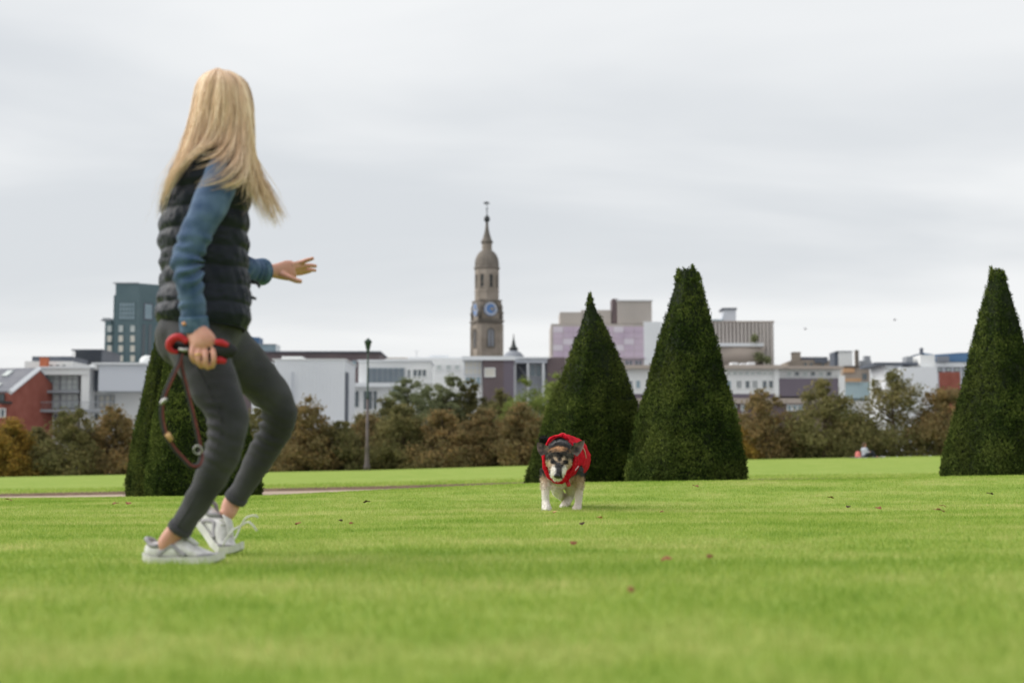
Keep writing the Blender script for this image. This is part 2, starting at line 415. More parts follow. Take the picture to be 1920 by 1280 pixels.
# red brick house, gable turned to the right
Yh = 205; e = bld('brick_house', 'red brick house with grey slate roof and skylights beside white flats', 30, Yh, 'house')
c0 = P(18, 736, Yh); c1 = P(72, 692, Yh + 7); base = -2.0; ex = P(-60, 736, Yh + 2)
gx = Vector((c1.x, c1.y, 0)); nz = c0.z
back = Vector((2 * c1.x - c0.x, 2 * c1.y - c0.y, 0))
far = Vector((ex.x - c0.x, ex.y - c0.y, 0)) * 1.0
A = Vector((c0.x, c0.y, 0)); B_ = back; C_ = back + far; D_ = A + far; T1 = gx; T2 = gx + far
def at(v, z): return (v.x, v.y, z)
V = [at(A, base), at(B_, base), at(C_, base), at(D_, base), at(A, nz), at(B_, nz), at(C_, nz), at(D_, nz), at(T1, c1.z), at(T2, c1.z)]
mobj('wall', V, [(0, 1, 5, 8, 4), (1, 2, 6, 5), (2, 3, 7, 9, 6), (3, 0, 4, 7), (3, 2, 1, 0)], M['brick'], e)
up = Vector((0, 0, .25)); o2 = Vector((.25, -.25, 0))
V = []; 
for q in (at(A, nz), at(T1, c1.z), at(B_, nz), at(D_, nz), at(T2, c1.z), at(C_, nz)): V += [Vector(q) + Vector((0, 0, .03)), Vector(q) + up]
rf = mobj('roof', V, [(1, 3, 9, 7), (3, 5, 11, 9), (0, 6, 8, 2), (2, 8, 10, 4), (0, 2, 3, 1), (2, 4, 5, 3), (6, 7, 9, 8), (8, 9, 11, 10), (0, 1, 7, 6), (4, 10, 11, 5)], M['slate'], e)
mb = MB(); mb.tube([Vector(at(A, nz)) + o2 * .5 + up * .3, Vector(at(T1, c1.z)) + o2 * .5 + up * .3], [.42, .42], 4, 1); mb.build('barge_board', M['white_clad'], e)
slope = (Vector(at(T1, c1.z)) - Vector(at(A, nz))); fa = far.normalized(); nrm = fa.cross(slope.normalized()); nrm = nrm if nrm.z > 0 else -nrm
for s, k in ((.18, .12), (.18, .02), (.22, .62), (.8, -0.0)):
    pass
for (uu, tt) in ((3.2, .2), (5.5, .24), (4.0, .75), (9.5, .7)):
    cc = Vector(at(A, nz)) + slope * tt + fa * uu; mb = MB(); s1 = slope.normalized() * .9; f1 = fa * .5
    V = [cc + a_ * s1 + b_ * f1 + nrm * h for h in (.2, .42) for a_, b_ in ((-1, -1), (1, -1), (1, 1), (-1, 1))]
    mb.add(V, [(0, 3, 2, 1), (4, 5, 6, 7), (0, 1, 5, 4), (1, 2, 6, 5), (2, 3, 7, 6), (3, 0, 4, 7)]); mb.build('skylight', M['pale_glass'], rf)
part('balcony', 'dark_metal', e, (-6, 16, 752, 756, Yh - 1.2, 1.6)); window(e, -4, 8, 738, 752, Yh - .1 + .0, 2, 1, 'dark_metal')
window(e, -8, 10, 766, 782, Yh - .1, 2, 1, 'white_render')

# white flats with glazed bays
Yf = 214; e = bld('apartment_block', 'white flats with glazed bays and dark balcony rails beside the brick house', 130, Yf)
part('wall', 'white_render', e, (70, 168, 690, 702, Yf, 12), (70, 80, 702, VB, Yf + .3, 11), (148, 168, 702, VB, Yf + .2, 11), (80, 148, 702, VB, Yf + 2.2, 9))
for (a0, a1, nc) in ((88, 112, 2), (114, 147, 3)):
    window(e, a0, a1, 700, 731, Yf + 1.9, nc, 3, 'steel', 'pale_glass'); window(e, a0, a1, 738, 764, Yf + 1.9, nc, 2, 'steel', 'pale_glass')
part('spandrel', 'steel', e, (80, 148, 731.5, 736, Yf + .4, 1.4))
part('balcony', 'steel', e, (60, 212, 767, 772, Yf - 1.2, 3.2))
r_ = MB()
for k in range(34): BX(r_, 60 + k * 4.5, 60.6 + k * 4.5, 754, 767, Yf - 1.15, .06)
BX(r_, 60, 212, 753, 754.3, Yf - 1.2, .12); r_.build('railing', M['steel'], e)
for (a0, a1) in ((82, 92), (100, 114), (122, 140)): window(e, a0, a1, 775, 788, Yf + 1.9, 1, 1, 'white_render', 'glass')
part('roof', 'white_clad', e, (68, 170, 687, 690, Yf - .4, 12.8))
# cantilevered grey box
Yg_ = 216; e = bld('clad_block', 'pale grey clad cantilever box with dark recess on white building', 230, Yg_)
part('wall', 'grey_clad', e, (184, 290, 683, 733, Yg_ - 2.5, 10)); part('roof', 'white_clad', e, (172, 292, 679.5, 682.7, Yg_ - 2.9, 11))
part('recess', 'dark_clad', e, (168.5, 183.7, 693, 732, Yg_ + .5, 6)); part('side_wall', 'white_render', e, (168.2, 184, 682.9, 692.8, Yg_ - .6, 7))
part('lower_wall', 'white_render', e, (168.3, 290, 733.4, VB, Yg_ + 1.5, 7))
for a0, a1 in ((172, 181), (186, 196), (197, 207), (208, 214)): window(e, a0, a1, 741, 764, Yg_ + 1.4, 1, 2, 'steel', 'cream_blind' if a0 > 180 else 'glass')
for a0, a1 in ((176, 186), (194, 210)): window(e, a0, a1, 774, 788, Yg_ + 1.4, 1, 1, 'white_render', 'glass')
mb = MB(); c = P(275, 680, Yg_ + 4); mb.lathe(c, [(1.1, -.2), (1.1, .3), (.9, .75), (.5, 1.05), (.05, 1.15)], 14); mb.build('roof_dome', M['white_render'], e, True)
# pale parapet block and dark plant roofs behind
Yk = 262; e = bld('parapet_block', 'low pinkish white block with brick chimney and dark flat roof', 90, Yk)
part('wall', 'white_render', e, (40, 136, 677, VB, Yk, 14)); part('roof', 'dark_clad', e, (60, 135, 668, 676.8, Yk + 2, 10))
part('chimney', 'orange_brick', e, (74, 87, 671, 691, Yk - 3, 1.6), (73.5, 87.5, 669.5, 671, Yk - 3.1, 1.8))
for a0 in (92, 104, 116): window(e, a0, a0 + 8, 683, 687, Yk - .02, 1, 1, 'white_render')
Yk = 300; e = bld('corrugated_block', 'dark grey corrugated block stepped against the tall teal tower', 165, Yk)
part('wall', 'dark_clad', e, (135, 192, 657, VB, Yk, 14))
for k in range(13): part('rib', 'dark_metal', e, (136 + k * 4.2, 137.2 + k * 4.2, 659, 690, Yk - .25, .3))
part('roof', 'dark_clad', e, (134, 192, 654.5, 656.9, Yk - .3, 14.6))

# teal tower
Yt = 440; e = bld('tower_block', 'tall stepped teal grey tower block with columns of small windows', 245, Yt)
cx = P(258, 700, Yt).x; zt = P(258, 531, Yt).z
lx = P(213, 700, Yt).x; rx = P(330, 700, Yt).x
mb = MB(); mb.prism([(lx, Yt), (cx, Yt), (cx + 3, Yt), (rx, Yt + 14), (rx, Yt + 26), (lx, Yt + 26)][0:2] + [(rx, Yt + 9), (rx, Yt + 26), (lx, Yt + 26)], -2, zt); mb.build('wall', M['hotel_clad'], e)
part('side_wing', 'hotel_clad', e, (208, 213.5, 553, VB, Yt + .6, 18), (190, 209, 601, VB, Yt + 1.2, 16)); part('roof', 'steel', e, (189, 209, 599, 600.8, Yt + 1, 17), (192, 206, 596, 598.9, Yt + 5, 6), (212, 259, 529.5, 531, Yt - .3, 24))
window(e, 223, 253, 567, 599, Yt - .05, 5, 4, 'hotel_clad', 'blue_glass', fr=.3)
for u in (205, 226.5, 248.5):
    yy = Yt + 1.1 if u < 210 else Yt - .05
    for k in range(5): window(e, u - 5.2, u + 5.2, 609 + k * 18.6, 623 + k * 18.6, yy, 1, 1, 'hotel_clad', 'cream_blind' if k else 'pale_glass', fr=.25)
def side(t): return (cx + (rx - cx) * t, Yt + 9 * t)
def side_window(t0, t1, v0, v1, gm):
    z0 = P(258, v1, Yt).z; z1 = P(258, v0, Yt).z; a_ = Vector((*side(t0), 0)); b_ = Vector((*side(t1), 0)); n_ = Vector((9, -(rx - cx), 0)).normalized()
    mb = MB(); mb.prism([a_ + n_ * .03, b_ + n_ * .03, b_ + n_ * .2, a_ + n_ * .2], z0, z1); w_ = mb.build('window', M['dark_clad'], e)
    d_ = (b_ - a_) * .12; mb = MB(); mb.prism([a_ + d_ + n_ * .1, b_ - d_ + n_ * .1, b_ - d_ + n_ * .24, a_ + d_ + n_ * .24], z0 + .4, z1 - .4); mb.build('pane', M[gm], w_)
side_window(.1, .3, 567, 599, 'blue_glass'); side_window(.08, .14, 607, 690, 'glass'); side_window(.22, .28, 607, 690, 'glass')

# right of the woman: long dark roofed hall, white hall
Yr = 300; e = bld('dark_hall', 'long low dark brown hall with flat roof behind the white wall', 610, Yr)
part('wall', 'brown_clad', e, (440, 712, 661, VB, Yr, 20)); part('roof', 'dark_clad', e, (438, 714, 658, 660.8, Yr - .5, 21))
part('roof_plant', 'blue_glass', e, (483, 517, 646, 657.8, Yr + 4, 6)); part('roof_tank', 'blue_roof', e, (462, 486, 632, 657.7, Yr + 11, 5))
part('roof_plant', 'steel', e, (483, 517, 644.6, 645.8, Yr + 3.8, 6.4))
window(e, 660, 668, 676, 690, Yr - .05, 1, 1, 'steel', 'blue_glass')
Yw = 212; e = bld('white_hall', 'tall windowless white ribbed hall wall behind the bushes', 575, Yw)
part('wall', 'white_clad', e, (512, 647, 674.5, VB, Yw, 14), (470, 512, 679, VB, Yw + .6, 13)); part('roof', 'white_render', e, (510, 649, 672.5, 674.3, Yw - .2, 14.4), (528, 566, 668, 672.3, Yw + 1, 6))
for k in range(20): part('rib', 'white_clad', e, (516 + k * 6.7, 516.7 + k * 6.7, 677, VB - 2, Yw - .12, .15))
part('downpipe', 'grey_clad', e, (547, 549, 696, 780, Yw - .45, .3)); part('doorway', 'sandstone', e, (503, 511, 684, 712, Yw + .4, .3)); part('corner_trim', 'dark_clad', e, (646.2, 650, 697, VB, Yw + .3, 3))

# white flats with louvres
Yl = 230; e = bld('louvred_block', 'white flats with blue grey louvred storey behind the street lamp', 720, Yl)
part('wall', 'white_render', e, (672, 806, 677, 718, Yl + 1, 12), (650, 762, 725, VB, Yl + .2, 12), (762, 812, 718, VB, Yl + 1.5, 11)); part('roof', 'white_clad', e, (670, 808, 674.3, 676.8, Yl + .6, 13)); part('terrace', 'white_clad', e, (648, 770, 717.5, 724.8, Yl - 1.2, 14))
part('louvre_bay', 'blue_glass', e, (691, 758, 690, 716, Yl + .85, .2))
for k in range(14): part('louvre', 'steel' if k % 2 else 'lead', e, (690.5 + k * 5.1, 692.1 + k * 5.1, 689, 717, Yl + .45, .42))
for a0, a1, v0, v1, nc in ((764, 770, 692, 709, 1), (774, 800, 692, 706, 3), (734, 756, 729, 746, 2), (655, 674, 732, 764, 2), (681, 708, 732, 768, 3), (715, 730, 752, 768, 1)): window(e, a0, a1, v0, v1, (Yl + 1 if v0 < 700 else Yl + .2) - .05, nc, 1, 'white_render', 'glass' if v0 != 729 else 'blue_glass')
Yl2 = 262; e = bld('stepped_block', 'plain pale stepped white block left of the steeple', 820, Yl2)
part('wall', 'white_render', e, (720, 872, 672, VB, Yl2, 12)); part('upper_storey', 'white_clad', e, (765, 872, 669, 671.8, Yl2 + 1, 8), (806, 840, 665.5, 668.8, Yl2 + 3, 4))
part('roof_rail', 'beige', e, (726, 764, 670, 671.8, Yl2 + .3, .2))
mb = MB(); a_ = P(781, 669, Yl2 + 2); mb.tube([a_, a_ + Vector((0, 0, 1.2))], [.05, .04], 5, 1); mb.tube([a_ + Vector((-.35, 0, 1.0)), a_ + Vector((.4, 0, 1.15))], [.03, .03], 4, 1); mb.build('aerial', M['steel'], e)
for a0 in (818, 836, 852): window(e, a0, a0 + 10, 684, 694, Yl2 - .05, 1, 1, 'white_render', 'pale_glass')

# brown block with white corner glazing in front of the steeple
Yb = 240; e = bld('brown_block', 'dark brown block with white glazed corner below the steeple', 915, Yb)
part('wall', 'brown_clad', e, (905, 963, 675, VB, Yb, 14)); part('corner_bay', 'white_render', e, (869, 904.7, 675, VB, Yb + .8, 12)); part('roof', 'white_clad', e, (866, 966, 667.5, 674.8, Yb - .4, 15))
part('side_wall', 'plum_clad', e, (944, 963.4, 675.2, VB, Yb - .06, .3))
window(e, 871, 903, 677, 702, Yb + .7, 4, 2, 'grey_clad', 'cream_blind'); window(e, 872, 902, 706, 722, Yb + .7, 3, 1, 'white_clad', 'blue_glass'); window(e, 909, 928, 690, 706, Yb - .05, 1, 1, 'white_render', 'cream_blind')
Yj = 250; e = bld('pillared_block', 'grey pillared block with dark stair opening right of the brown block', 1000, Yj)
part('wall', 'grey_clad', e, (963.6, 1026, 672, 680, Yj, 10), (964, 1026, 681, VB, Yj + 3, 7)); part('roof', 'white_clad', e, (962, 1030, 669, 671.8, Yj - .4, 11))
for a0 in (964, 988, 1017): part('pillar', 'white_clad', e, (a0, a0 + 4, 680.1, VB, Yj + .1, .6))
part('stair_opening', 'dark_clad', e, (969, 987, 682, 716, Yj + 2.6, .3)); mb = MB(); mb.tube([P(971, 684, Yj + 2.3), P(986, 706, Yj + 2.3)], [.22, .22], 6, 1); mb.build('stair', M['steel'], e)
window(e, 993, 1015, 683, 706, Yj + 2.9, 2, 1, 'white_clad', 'blue_glass'); part('brown_panel', 'brown_clad', e, (1026.5, 1060, 670, VB, Yj + .4, 9))

# lead dome behind
Yd = 330; c = P(963, 690, Yd); s = Yd / FPX; e = bld('domed_hall', 'grey lead dome with small spired lantern right of the steeple', 963, Yd)
mb = MB(); mb.lathe((c.x, c.y + 6, -2), [(27 * s, 0), (27 * s, c.z + 2 + 8 * s)], 20); mb.build('drum', M['lead'], e, True)
h0 = P(963, 676, Yd).z
mb = MB(); mb.lathe((c.x, c.y + 6, h0), [(25 * s, -8 * s), (25 * s, 0), (23.5 * s, 5 * s), (20 * s, 12 * s), (15 * s, 18 * s), (9 * s, 22 * s), (7 * s, 23 * s)], 24); mb.build('dome', M['lead'], e, True)
mb = MB(); mb.lathe((c.x, c.y + 6, h0 + 22 * s), [(7 * s, 0), (7.5 * s, 3 * s), (9.5 * s, 4 * s), (9 * s, 5.5 * s), (5.5 * s, 8 * s), (3.4 * s, 14 * s), (2.6 * s, 19 * s), (1.2 * s, 24 * s), (.6 * s, 33 * s)], 12); mb.build('lantern', M['dark_metal'], e, True)

# steeple
Ys = 370; s = Ys / FPX; c = P(912, 668, Ys); e = bld('steeple', 'slender old stone steeple with blue clock faces and weathervane', 912, Ys, 'steeple', None)
cc = Vector((c.x, Ys + 5, 0)); Hs = Ys + 5
def zv(v): return P(912, v, Hs).z
hw = 46 / 2 * s; TH = R(20)
def sq(r, th=TH): return [(cc.x + r * (math.cos(a) * 1 - math.sin(a) * 0), cc.y + r * math.sin(a)) for a in [th + math.pi / 4 + k * math.pi / 2 for k in range(4)]]
q2 = math.sqrt(2)
THs = TH
def sqp(h): return sq(h * q2, THs)
mb = MB(); mb.prism(sqp(hw), -2, zv(606)); mb.build('shaft', M['old_stone'], e)
mb = MB(); mb.prism(sqp(hw * 1.06), zv(608), zv(605)); mb.prism(sqp(hw * 1.14), zv(605) + .02, zv(602)); mb.prism(sqp(hw * 1.05), zv(602) + .02, zv(599)); mb.build('cornice', M['old_stone_dark'], e)
mb = MB(); mb.prism(sqp(hw * .93), zv(599) + .02, zv(567)); mb.build('clock_stage', M['old_stone'], e)
mb = MB(); mb.prism(sqp(hw * .99), zv(567) + .02, zv(564)); mb.build('cornice', M['old_stone_dark'], e)
def fr(k):  # frame of face k: outward normal, sideways
    a = THs + k * math.pi / 2 - math.pi / 2; return Vector((math.cos(a), math.sin(a), 0)), Vector((-math.sin(a), math.cos(a), 0))
m_clock = mat('clock_blue', (.10, .21, .46), .5, (.14, .27, .55), 1.0); m_cw = mat('clock_white', (.62, .64, .68), .5)
for k in range(4):
    n_, t_ = fr(k); o_ = cc + n_ * (hw * .93) + Vector((0, 0, zv(581))); rr = 13.5 * s
    def disc(r0, r1, d0, d1, seg=28):
        V = []; F = []
        for i in range(seg):
            a = 2 * math.pi * i / seg; dv = t_ * math.cos(a) + Vector((0, 0, 1)) * math.sin(a)
            V += [o_ + dv * r0 + n_ * d0, o_ + dv * r1 + n_ * d0, o_ + dv * r0 + n_ * d1, o_ + dv * r1 + n_ * d1]
        for i in range(seg):
            a = 4 * i; b2 = 4 * ((i + 1) % seg); F += [(a, a + 1, b2 + 1, b2), (a + 2, b2 + 2, b2 + 3, a + 3), (a + 1, a + 3, b2 + 3, b2 + 1), (a, b2, b2 + 2, a + 2)]
        return V, F
    mb = MB(); mb.add(*disc(0.001, rr, .02, .25)); ck = mb.build('clock_face', m_clock, e)
    mb = MB(); mb.add(*disc(rr * .68, rr * .93, .26, .32)); mb.build('dial_ring', m_cw, ck)
    for h in range(12):
        a = math.pi * h / 6; dv = t_ * math.cos(a) + Vector((0, 0, 1)) * math.sin(a); mb = MB(); mb.tube([o_ + n_ * .36 + dv * rr * .64, o_ + n_ * .36 + dv * rr * .9], [.075, .075], 4, 1); mb.build('numeral', m_clock, ck)
    for a, l_ in ((R(-38), .56), (R(15), .8)):
        dv = t_ * math.cos(a) + Vector((0, 0, 1)) * math.sin(a); mb = MB(); mb.tube([o_ + n_ * .4 - dv * rr * .1, o_ + n_ * .4 + dv * rr * l_], [.13, .07], 4, 1); mb.build('clock_hand', mat('gilt', (.6, .45, .2), .4), ck)
    # arched hood over the clock
    mb = MB(); pts = [o_ + n_ * .15 + t_ * (math.cos(a) * rr * 1.12) + Vector((0, 0, math.sin(a) * rr * 1.08)) for a in [math.pi * i / 10 for i in range(11)]]
    mb.tube(pts, [.32] * 11, 6, 1, ref=n_); mb.build('hood_mould', M['old_stone_dark'], e)
    # tall blind window low on the shaft
    ob = cc + n_ * hw
    pts = []; w2 = 7 * s; zb, ztp = zv(652), zv(625)
    prof = [(-w2, zb), (w2, zb), (w2, ztp)] + [(w2 * math.cos(a), ztp + w2 * 1.2 * math.sin(a)) for a in [math.pi * i / 8 for i in range(1, 8)]] + [(-w2, ztp)]
    V = [ob + t_ * x + Vector((0, 0, z)) + n_ * d for d in (.02, .12) for x, z in prof]; n0 = len(prof)
    wd_ = mobj('window', V, [tuple(range(n0))[::-1], tuple(range(n0, 2 * n0))] + [(i, (i + 1) % n0, n0 + (i + 1) % n0, n0 + i) for i in range(n0)], M['lead'], e)
    mb = MB()
    for (x0, z0), (x1, z1) in zip(prof, prof[1:] + prof[:1]): mb.tube([ob + t_ * x0 + Vector((0, 0, z0)) + n_ * .15, ob + t_ * x1 + Vector((0, 0, z1)) + n_ * .15], [.18, .18], 4, 1)
    mb.tube([ob + n_ * .16 + Vector((0, 0, zb)), ob + n_ * .16 + Vector((0, 0, ztp + w2))], [.12, .12], 4, 1); mb.build('window_surround', M['old_stone_dark'], wd_)
    for sg in (-1, 1):
        mb = MB(); q_ = ob + t_ * (sg * hw * .86); mb.tube([q_ + Vector((0, 0, -2)) + n_ * .05, q_ + Vector((0, 0, zv(609))) + n_ * .05], [.45, .45], 4, 1, ref=n_); mb.build('pilaster', M['old_stone'], e)
        mb = MB(); q_ = cc + n_ * (hw * .95) + t_ * (sg * hw * .92); mb.lathe(q_ + Vector((0, 0, zv(599))), [(.5, 0), (.45, 1.2), (.7, 1.5), (.3, 2.2), (.42, 3.1), (.05, 4.2)], 8); mb.build('corner_urn', M['old_stone_dark'], e, True)
ro = R(-90)   # an edge faces the camera: two belfry faces seen
bw = 22.5 * s / math.cos(R(0)); 
def lat(name, prof, m, n=8, rot=ro): 
    mb = MB(); mb.lathe((cc.x, cc.y, 0), [(r * s, zv(v)) for r, v in prof], n, rot); return mb.build(name, M[m], e)
lat('belfry', [(23, 566), (23, 506)], 'old_stone'); lat('cornice', [(22.5, 507), (25, 504), (25, 502), (23, 500)], 'old_stone_dark')
lat('cornice', [(23.4, 548), (23.8, 546.5), (23.4, 545)], 'old_stone')
ap = 23 * s * math.cos(R(22.5))
for k in range(8):
    a = ro + R(22.5) + k * R(45); n_ = Vector((math.cos(a), math.sin(a), 0)); t_ = Vector((-math.sin(a), math.cos(a), 0)); ob = cc + n_ * ap
    w2 = 4.2 * s; zb, ztp = zv(541), zv(519)
    prof = [(-w2, zb), (w2, zb), (w2, ztp)] + [(w2 * math.cos(b2), ztp + w2 * math.sin(b2)) for b2 in [math.pi * i / 8 for i in range(1, 8)]] + [(-w2, ztp)]
    V = [ob + t_ * x + Vector((0, 0, z)) + n_ * d for d in (.01, .06) for x, z in prof]; n0 = len(prof)
    op = mobj('belfry_opening', V, [tuple(range(n0))[::-1], tuple(range(n0, 2 * n0))] + [(i, (i + 1) % n0, n0 + (i + 1) % n0, n0 + i) for i in range(n0)], M['dark_metal'], e)
    mb = MB()
    for (x0, z0), (x1, z1) in zip(prof, prof[1:] + prof[:1]): mb.tube([ob + t_ * x0 + Vector((0, 0, z0)) + n_ * .1, ob + t_ * x1 + Vector((0, 0, z1)) + n_ * .1], [.16, .16], 4, 1)
    mb.build('arch_surround', M['old_stone'], op)
    mb = MB(); zm = zv(531); mb.tube([ob + n_ * .08 - t_ * w2 + Vector((0, 0, zm)), ob + n_ * .08 + t_ * w2 + Vector((0, 0, zm))], [.15, .15], 4, 1); mb.build('louvre', M['old_stone_dark'], op)
lat('bell_roof', [(23, 500.5), (23.2, 495), (22.6, 489), (21, 483), (18, 477), (14.5, 473), (10.5, 470)], 'old_stone_dark', 16)
lat('lantern', [(10.5, 470.5), (9.5, 469), (9.5, 456)], 'old_stone'); lat('cornice', [(9.5, 457), (12, 455), (12, 453), (10, 452)], 'old_stone_dark')
lat('spirelet', [(10.5, 452.2), (8.2, 447), (6.2, 441), (4.4, 434), (3.2, 427), (2.6, 420), (2.2, 416)], 'old_stone_dark')
lat('orb', [(2, 417), (4.4, 415.5), (5.8, 412), (5.6, 409), (3.8, 405.5), (1.6, 404)], 'dark_metal', 12)
mb = MB(); tx = Vector((cc.x, cc.y, zv(405))); ty = Vector((cc.x, cc.y, zv(377))); mb.tube([tx, ty], [.16, .08], 6, 1)
zz_ = zv(392); mb.lathe((cc.x, cc.y, zz_), [(.02, -.35), (.32, 0), (.02, .35)], 8)
z3 = zv(381); mb.add([(cc.x - .7, cc.y, z3 - .3), (cc.x + .9, cc.y, z3 - .15), (cc.x + .3, cc.y + .05, z3 + .35), (cc.x - .9, cc.y + .05, z3 + .3), (cc.x, cc.y + .12, z3)], [(0, 1, 2, 3), (0, 4, 1), (1, 4, 2), (2, 4, 3), (3, 4, 0)]); mb.build('weathervane', M['dark_metal'], e)

# lilac panelled block
Ym = 320; e = bld('panelled_block', 'large pale block with lilac panel wall and rooftop boxes between topiaries', 1130, Ym)
part('wall', 'concrete', e, (1034, 1209, 607, VB, Ym, 16)); part('end_pier', 'white_clad', e, (1209.2, 1240, 603, VB, Ym - .3, 15))
for j in range(5):
    for k in range(9):
        part('panel', 'lilac' if (j * 7 + k * 5 + j * k) % 3 else 'lilac_pale', e, (1037 + k * 19, 1037 + k * 19 + 18.4, 612 + j * 11.4, 612 + j * 11.4 + 10.9, Ym - .12, .2))
part('upper_storey', 'concrete', e, (1050, 1090, 585, 606.8, Ym + 2, 10), (1090, 1146, 581, 606.6, Ym + 2.4, 9)); part('roof_box', 'concrete', e, (1158, 1222, 564, 606.4, Ym + 1, 8)); part('roof_box', 'brown_clad', e, (1148, 1158.5, 560, 606, Ym + 2, 6))
part('roof', 'white_clad', e, (1156, 1224, 562, 563.8, Ym + .7, 8.6)); part('string_course', 'lilac', e, (1033, 1210, 669.5, 672, Ym - .5, .6))
for a0 in (1172, 1190): window(e, a0, a0 + 14, 675, 690, Ym - .05, 2, 1, 'lilac', 'glass')
# ribbed concrete block
Yn = 330; e = bld('ribbed_block', 'concrete block with vertical ribs above a flared beige drum', 1395, Yn)
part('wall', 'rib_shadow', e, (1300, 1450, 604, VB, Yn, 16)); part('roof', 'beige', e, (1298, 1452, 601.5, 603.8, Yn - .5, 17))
for k in range(20): part('rib', 'pale_concrete', e, (1312 + k * 7, 1316 + k * 7, 604.5, 643 if k < 17 else 690, Yn - .7, .75))
mb = MB(); q = [P(1352, 604, Yn + 2), P(1358, 580, Yn + 2), P(1380, 580, Yn + 2), P(1380, 604, Yn + 2)]; V = q + [p + Vector((0, 5, 0)) for p in q]
mb.add(V, [(0, 3, 2, 1), (4, 5, 6, 7), (0, 1, 5, 4), (1, 2, 6, 5), (2, 3, 7, 6)]); mb.build('roof_box', M['grey_clad'], e)
part('roof_box_cap', 'dark_clad', e, (1354, 1382, 577, 580, Yn + 1.7, 5.6)); part('roof_plant', 'blue_glass', e, (1336, 1356, 598.5, 601.4, Yn + 1, 3))
part('balcony', 'white_clad', e, (1300, 1432, 643, 649, Yn - 3, 3))
c = P(1384, 690, Yn); s = Yn / FPX; mb = MB(); mb.lathe((c.x, Yn - 1, 0), [(34 * s, P(0, 684, Yn).z), (52 * s, P(0, 650, Yn).z)], 32, 0, 1, .28); mb.build('flared_drum', M['beige'], e, True)
mb = MB(); mb.lathe((c.x, Yn - 1, -2), [(30 * s, 0), (30 * s, P(0, 683, Yn).z + 2)], 24, 0, 1, .28); mb.build('drum_base', M['concrete'], e, True)
for k, (uu, vv, rr_) in enumerate(((1415, 634, 7), (1424, 668, 10), (1438, 674, 8))):
    n = 260; rg = np.random.default_rng(40 + k); c = P(uu, vv, Yn - 3.4); D = rg.normal(size=(n, 3)); Cn = np.array(c) + D * np.array([rr_ * s * .45, .5, rr_ * s * .45])
    V, Q, vv_ = leaves(Cn, rg.normal(size=(n, 3)), .5, .3, rg.random(n), k)
    tag(link('roof_shrub', npmesh('roof_shrub', V, Q, vv_), None), ['grey green shrub on the ribbed block balcony', 'dark shrub beside the flared beige drum', 'low shrub at the outer end below the ribs'][k], 'shrub', 'shrubs on the concrete block')
    SHR = bpy.data.objects
# long office range
Yo = 250; e = bld('office_range', 'long low office with white window band and dark panel behind autumn trees', 1400, Yo)
part('wall', 'white_render', e, (1165, 1462, 691, 738, Yo + .6, 14), (1462.2, 1576, 691, 709, Yo + 1.2, 13)); part('roof', 'beige', e, (1160, 1470, 684, 690.8, Yo - .6, 16), (1470.2, 1582, 686, 690.9, Yo - .2, 15))
part('dark_panel', 'plum_clad', e, (1459, 1574, 709.2, 743, Yo + .3, 12)); part('lower_band', 'plum_clad', e, (1165, 1458.6, 738.2, 746, Yo + .5, 12)); part('stone_band', 'beige', e, (1165, 1578, 746.2, 756, Yo, 13)); part('lower_wall', 'brown_clad', e, (1165, 1578, 756.2, VB, Yo + .8, 12))
part('pier', 'white_render', e, (1452, 1460, 691.2, 744, Yo + .2, 1.0)); part('pier', 'white_render', e, (1573.5, 1584, 704, 760, Yo, 8))
for a0 in (1177, 1192, 1362, 1381, 1397, 1411, 1429, 1441): window(e, a0, a0 + 9, 713, 728, Yo + .55, 2 if a0 in (1381, 1411) else 1, 1, 'white_render', 'glass' if a0 % 2 else 'blue_glass')
for k in range(8): window(e, 1362 + k * 11.2, 1371 + k * 11.2, 696, 703, Yo + .55, 1, 1, 'white_render', 'pale_glass')
for k in range(6): window(e, 1474 + k * 15, 1484 + k * 15, 696, 705, Yo + 1.15, 1, 1, 'white_render', 'glass' if k % 2 else 'pale_glass')
for a0 in (1372, 1390, 1476, 1486, 1496): window(e, a0, a0 + 8, 759, 769, Yo + .75, 1, 1, 'white_render', 'blue_glass')
for a0 in (1372, 1392): window(e, a0, a0 + 9, 774, 788, Yo + .75, 1, 1, 'white_render', 'glass')
c = 0
for a0, a1, v0 in ((1372, 1384, 679), (1390, 1400, 680), (1404, 1416, 678.5)): part('roof_light', 'white_clad', e, (a0, a1, v0, 683.8, Yo + 2, 3))
# sandstone roofscape
Yp = 340; e = bld('sandstone_tenement', 'brown sandstone tenement with end chimney stack above the offices', 1530, Yp)
part('wall', 'sandstone', e, (1488, 1560, 675, VB, Yp, 14)); part('chimney', 'sandstone', e, (1488, 1501, 661, 675, Yp + .3, 3), (1487, 1502, 659.5, 661, Yp + .2, 3.2)); part('roof', 'slate', e, (1503, 1552, 669, 674.8, Yp + 1, 10)); part('roof_plant', 'dark_clad', e, (1528, 1552, 671, 680, Yp - .6, .5))
for a0 in (1507, 1518, 1540): window(e, a0, a0 + 6, 679, 686, Yp - .05, 1, 1, 'sandstone', 'glass')
Yp = 310; e = bld('stair_tower', 'small white lift tower standing above brown roofs', 1583, Yp)
part('wall', 'white_render', e, (1577, 1598, 659, VB, Yp, 6)); part('side_wall', 'dark_clad', e, (1569, 1576.7, 660, VB, Yp + .4, 5)); part('roof', 'steel', e, (1568, 1599, 657.5, 658.9, Yp - .2, 6.6))
Yp = 300; e = bld('sandstone_hall', 'brown sandstone hall with chimney and teal lean to roof', 1620, Yp)
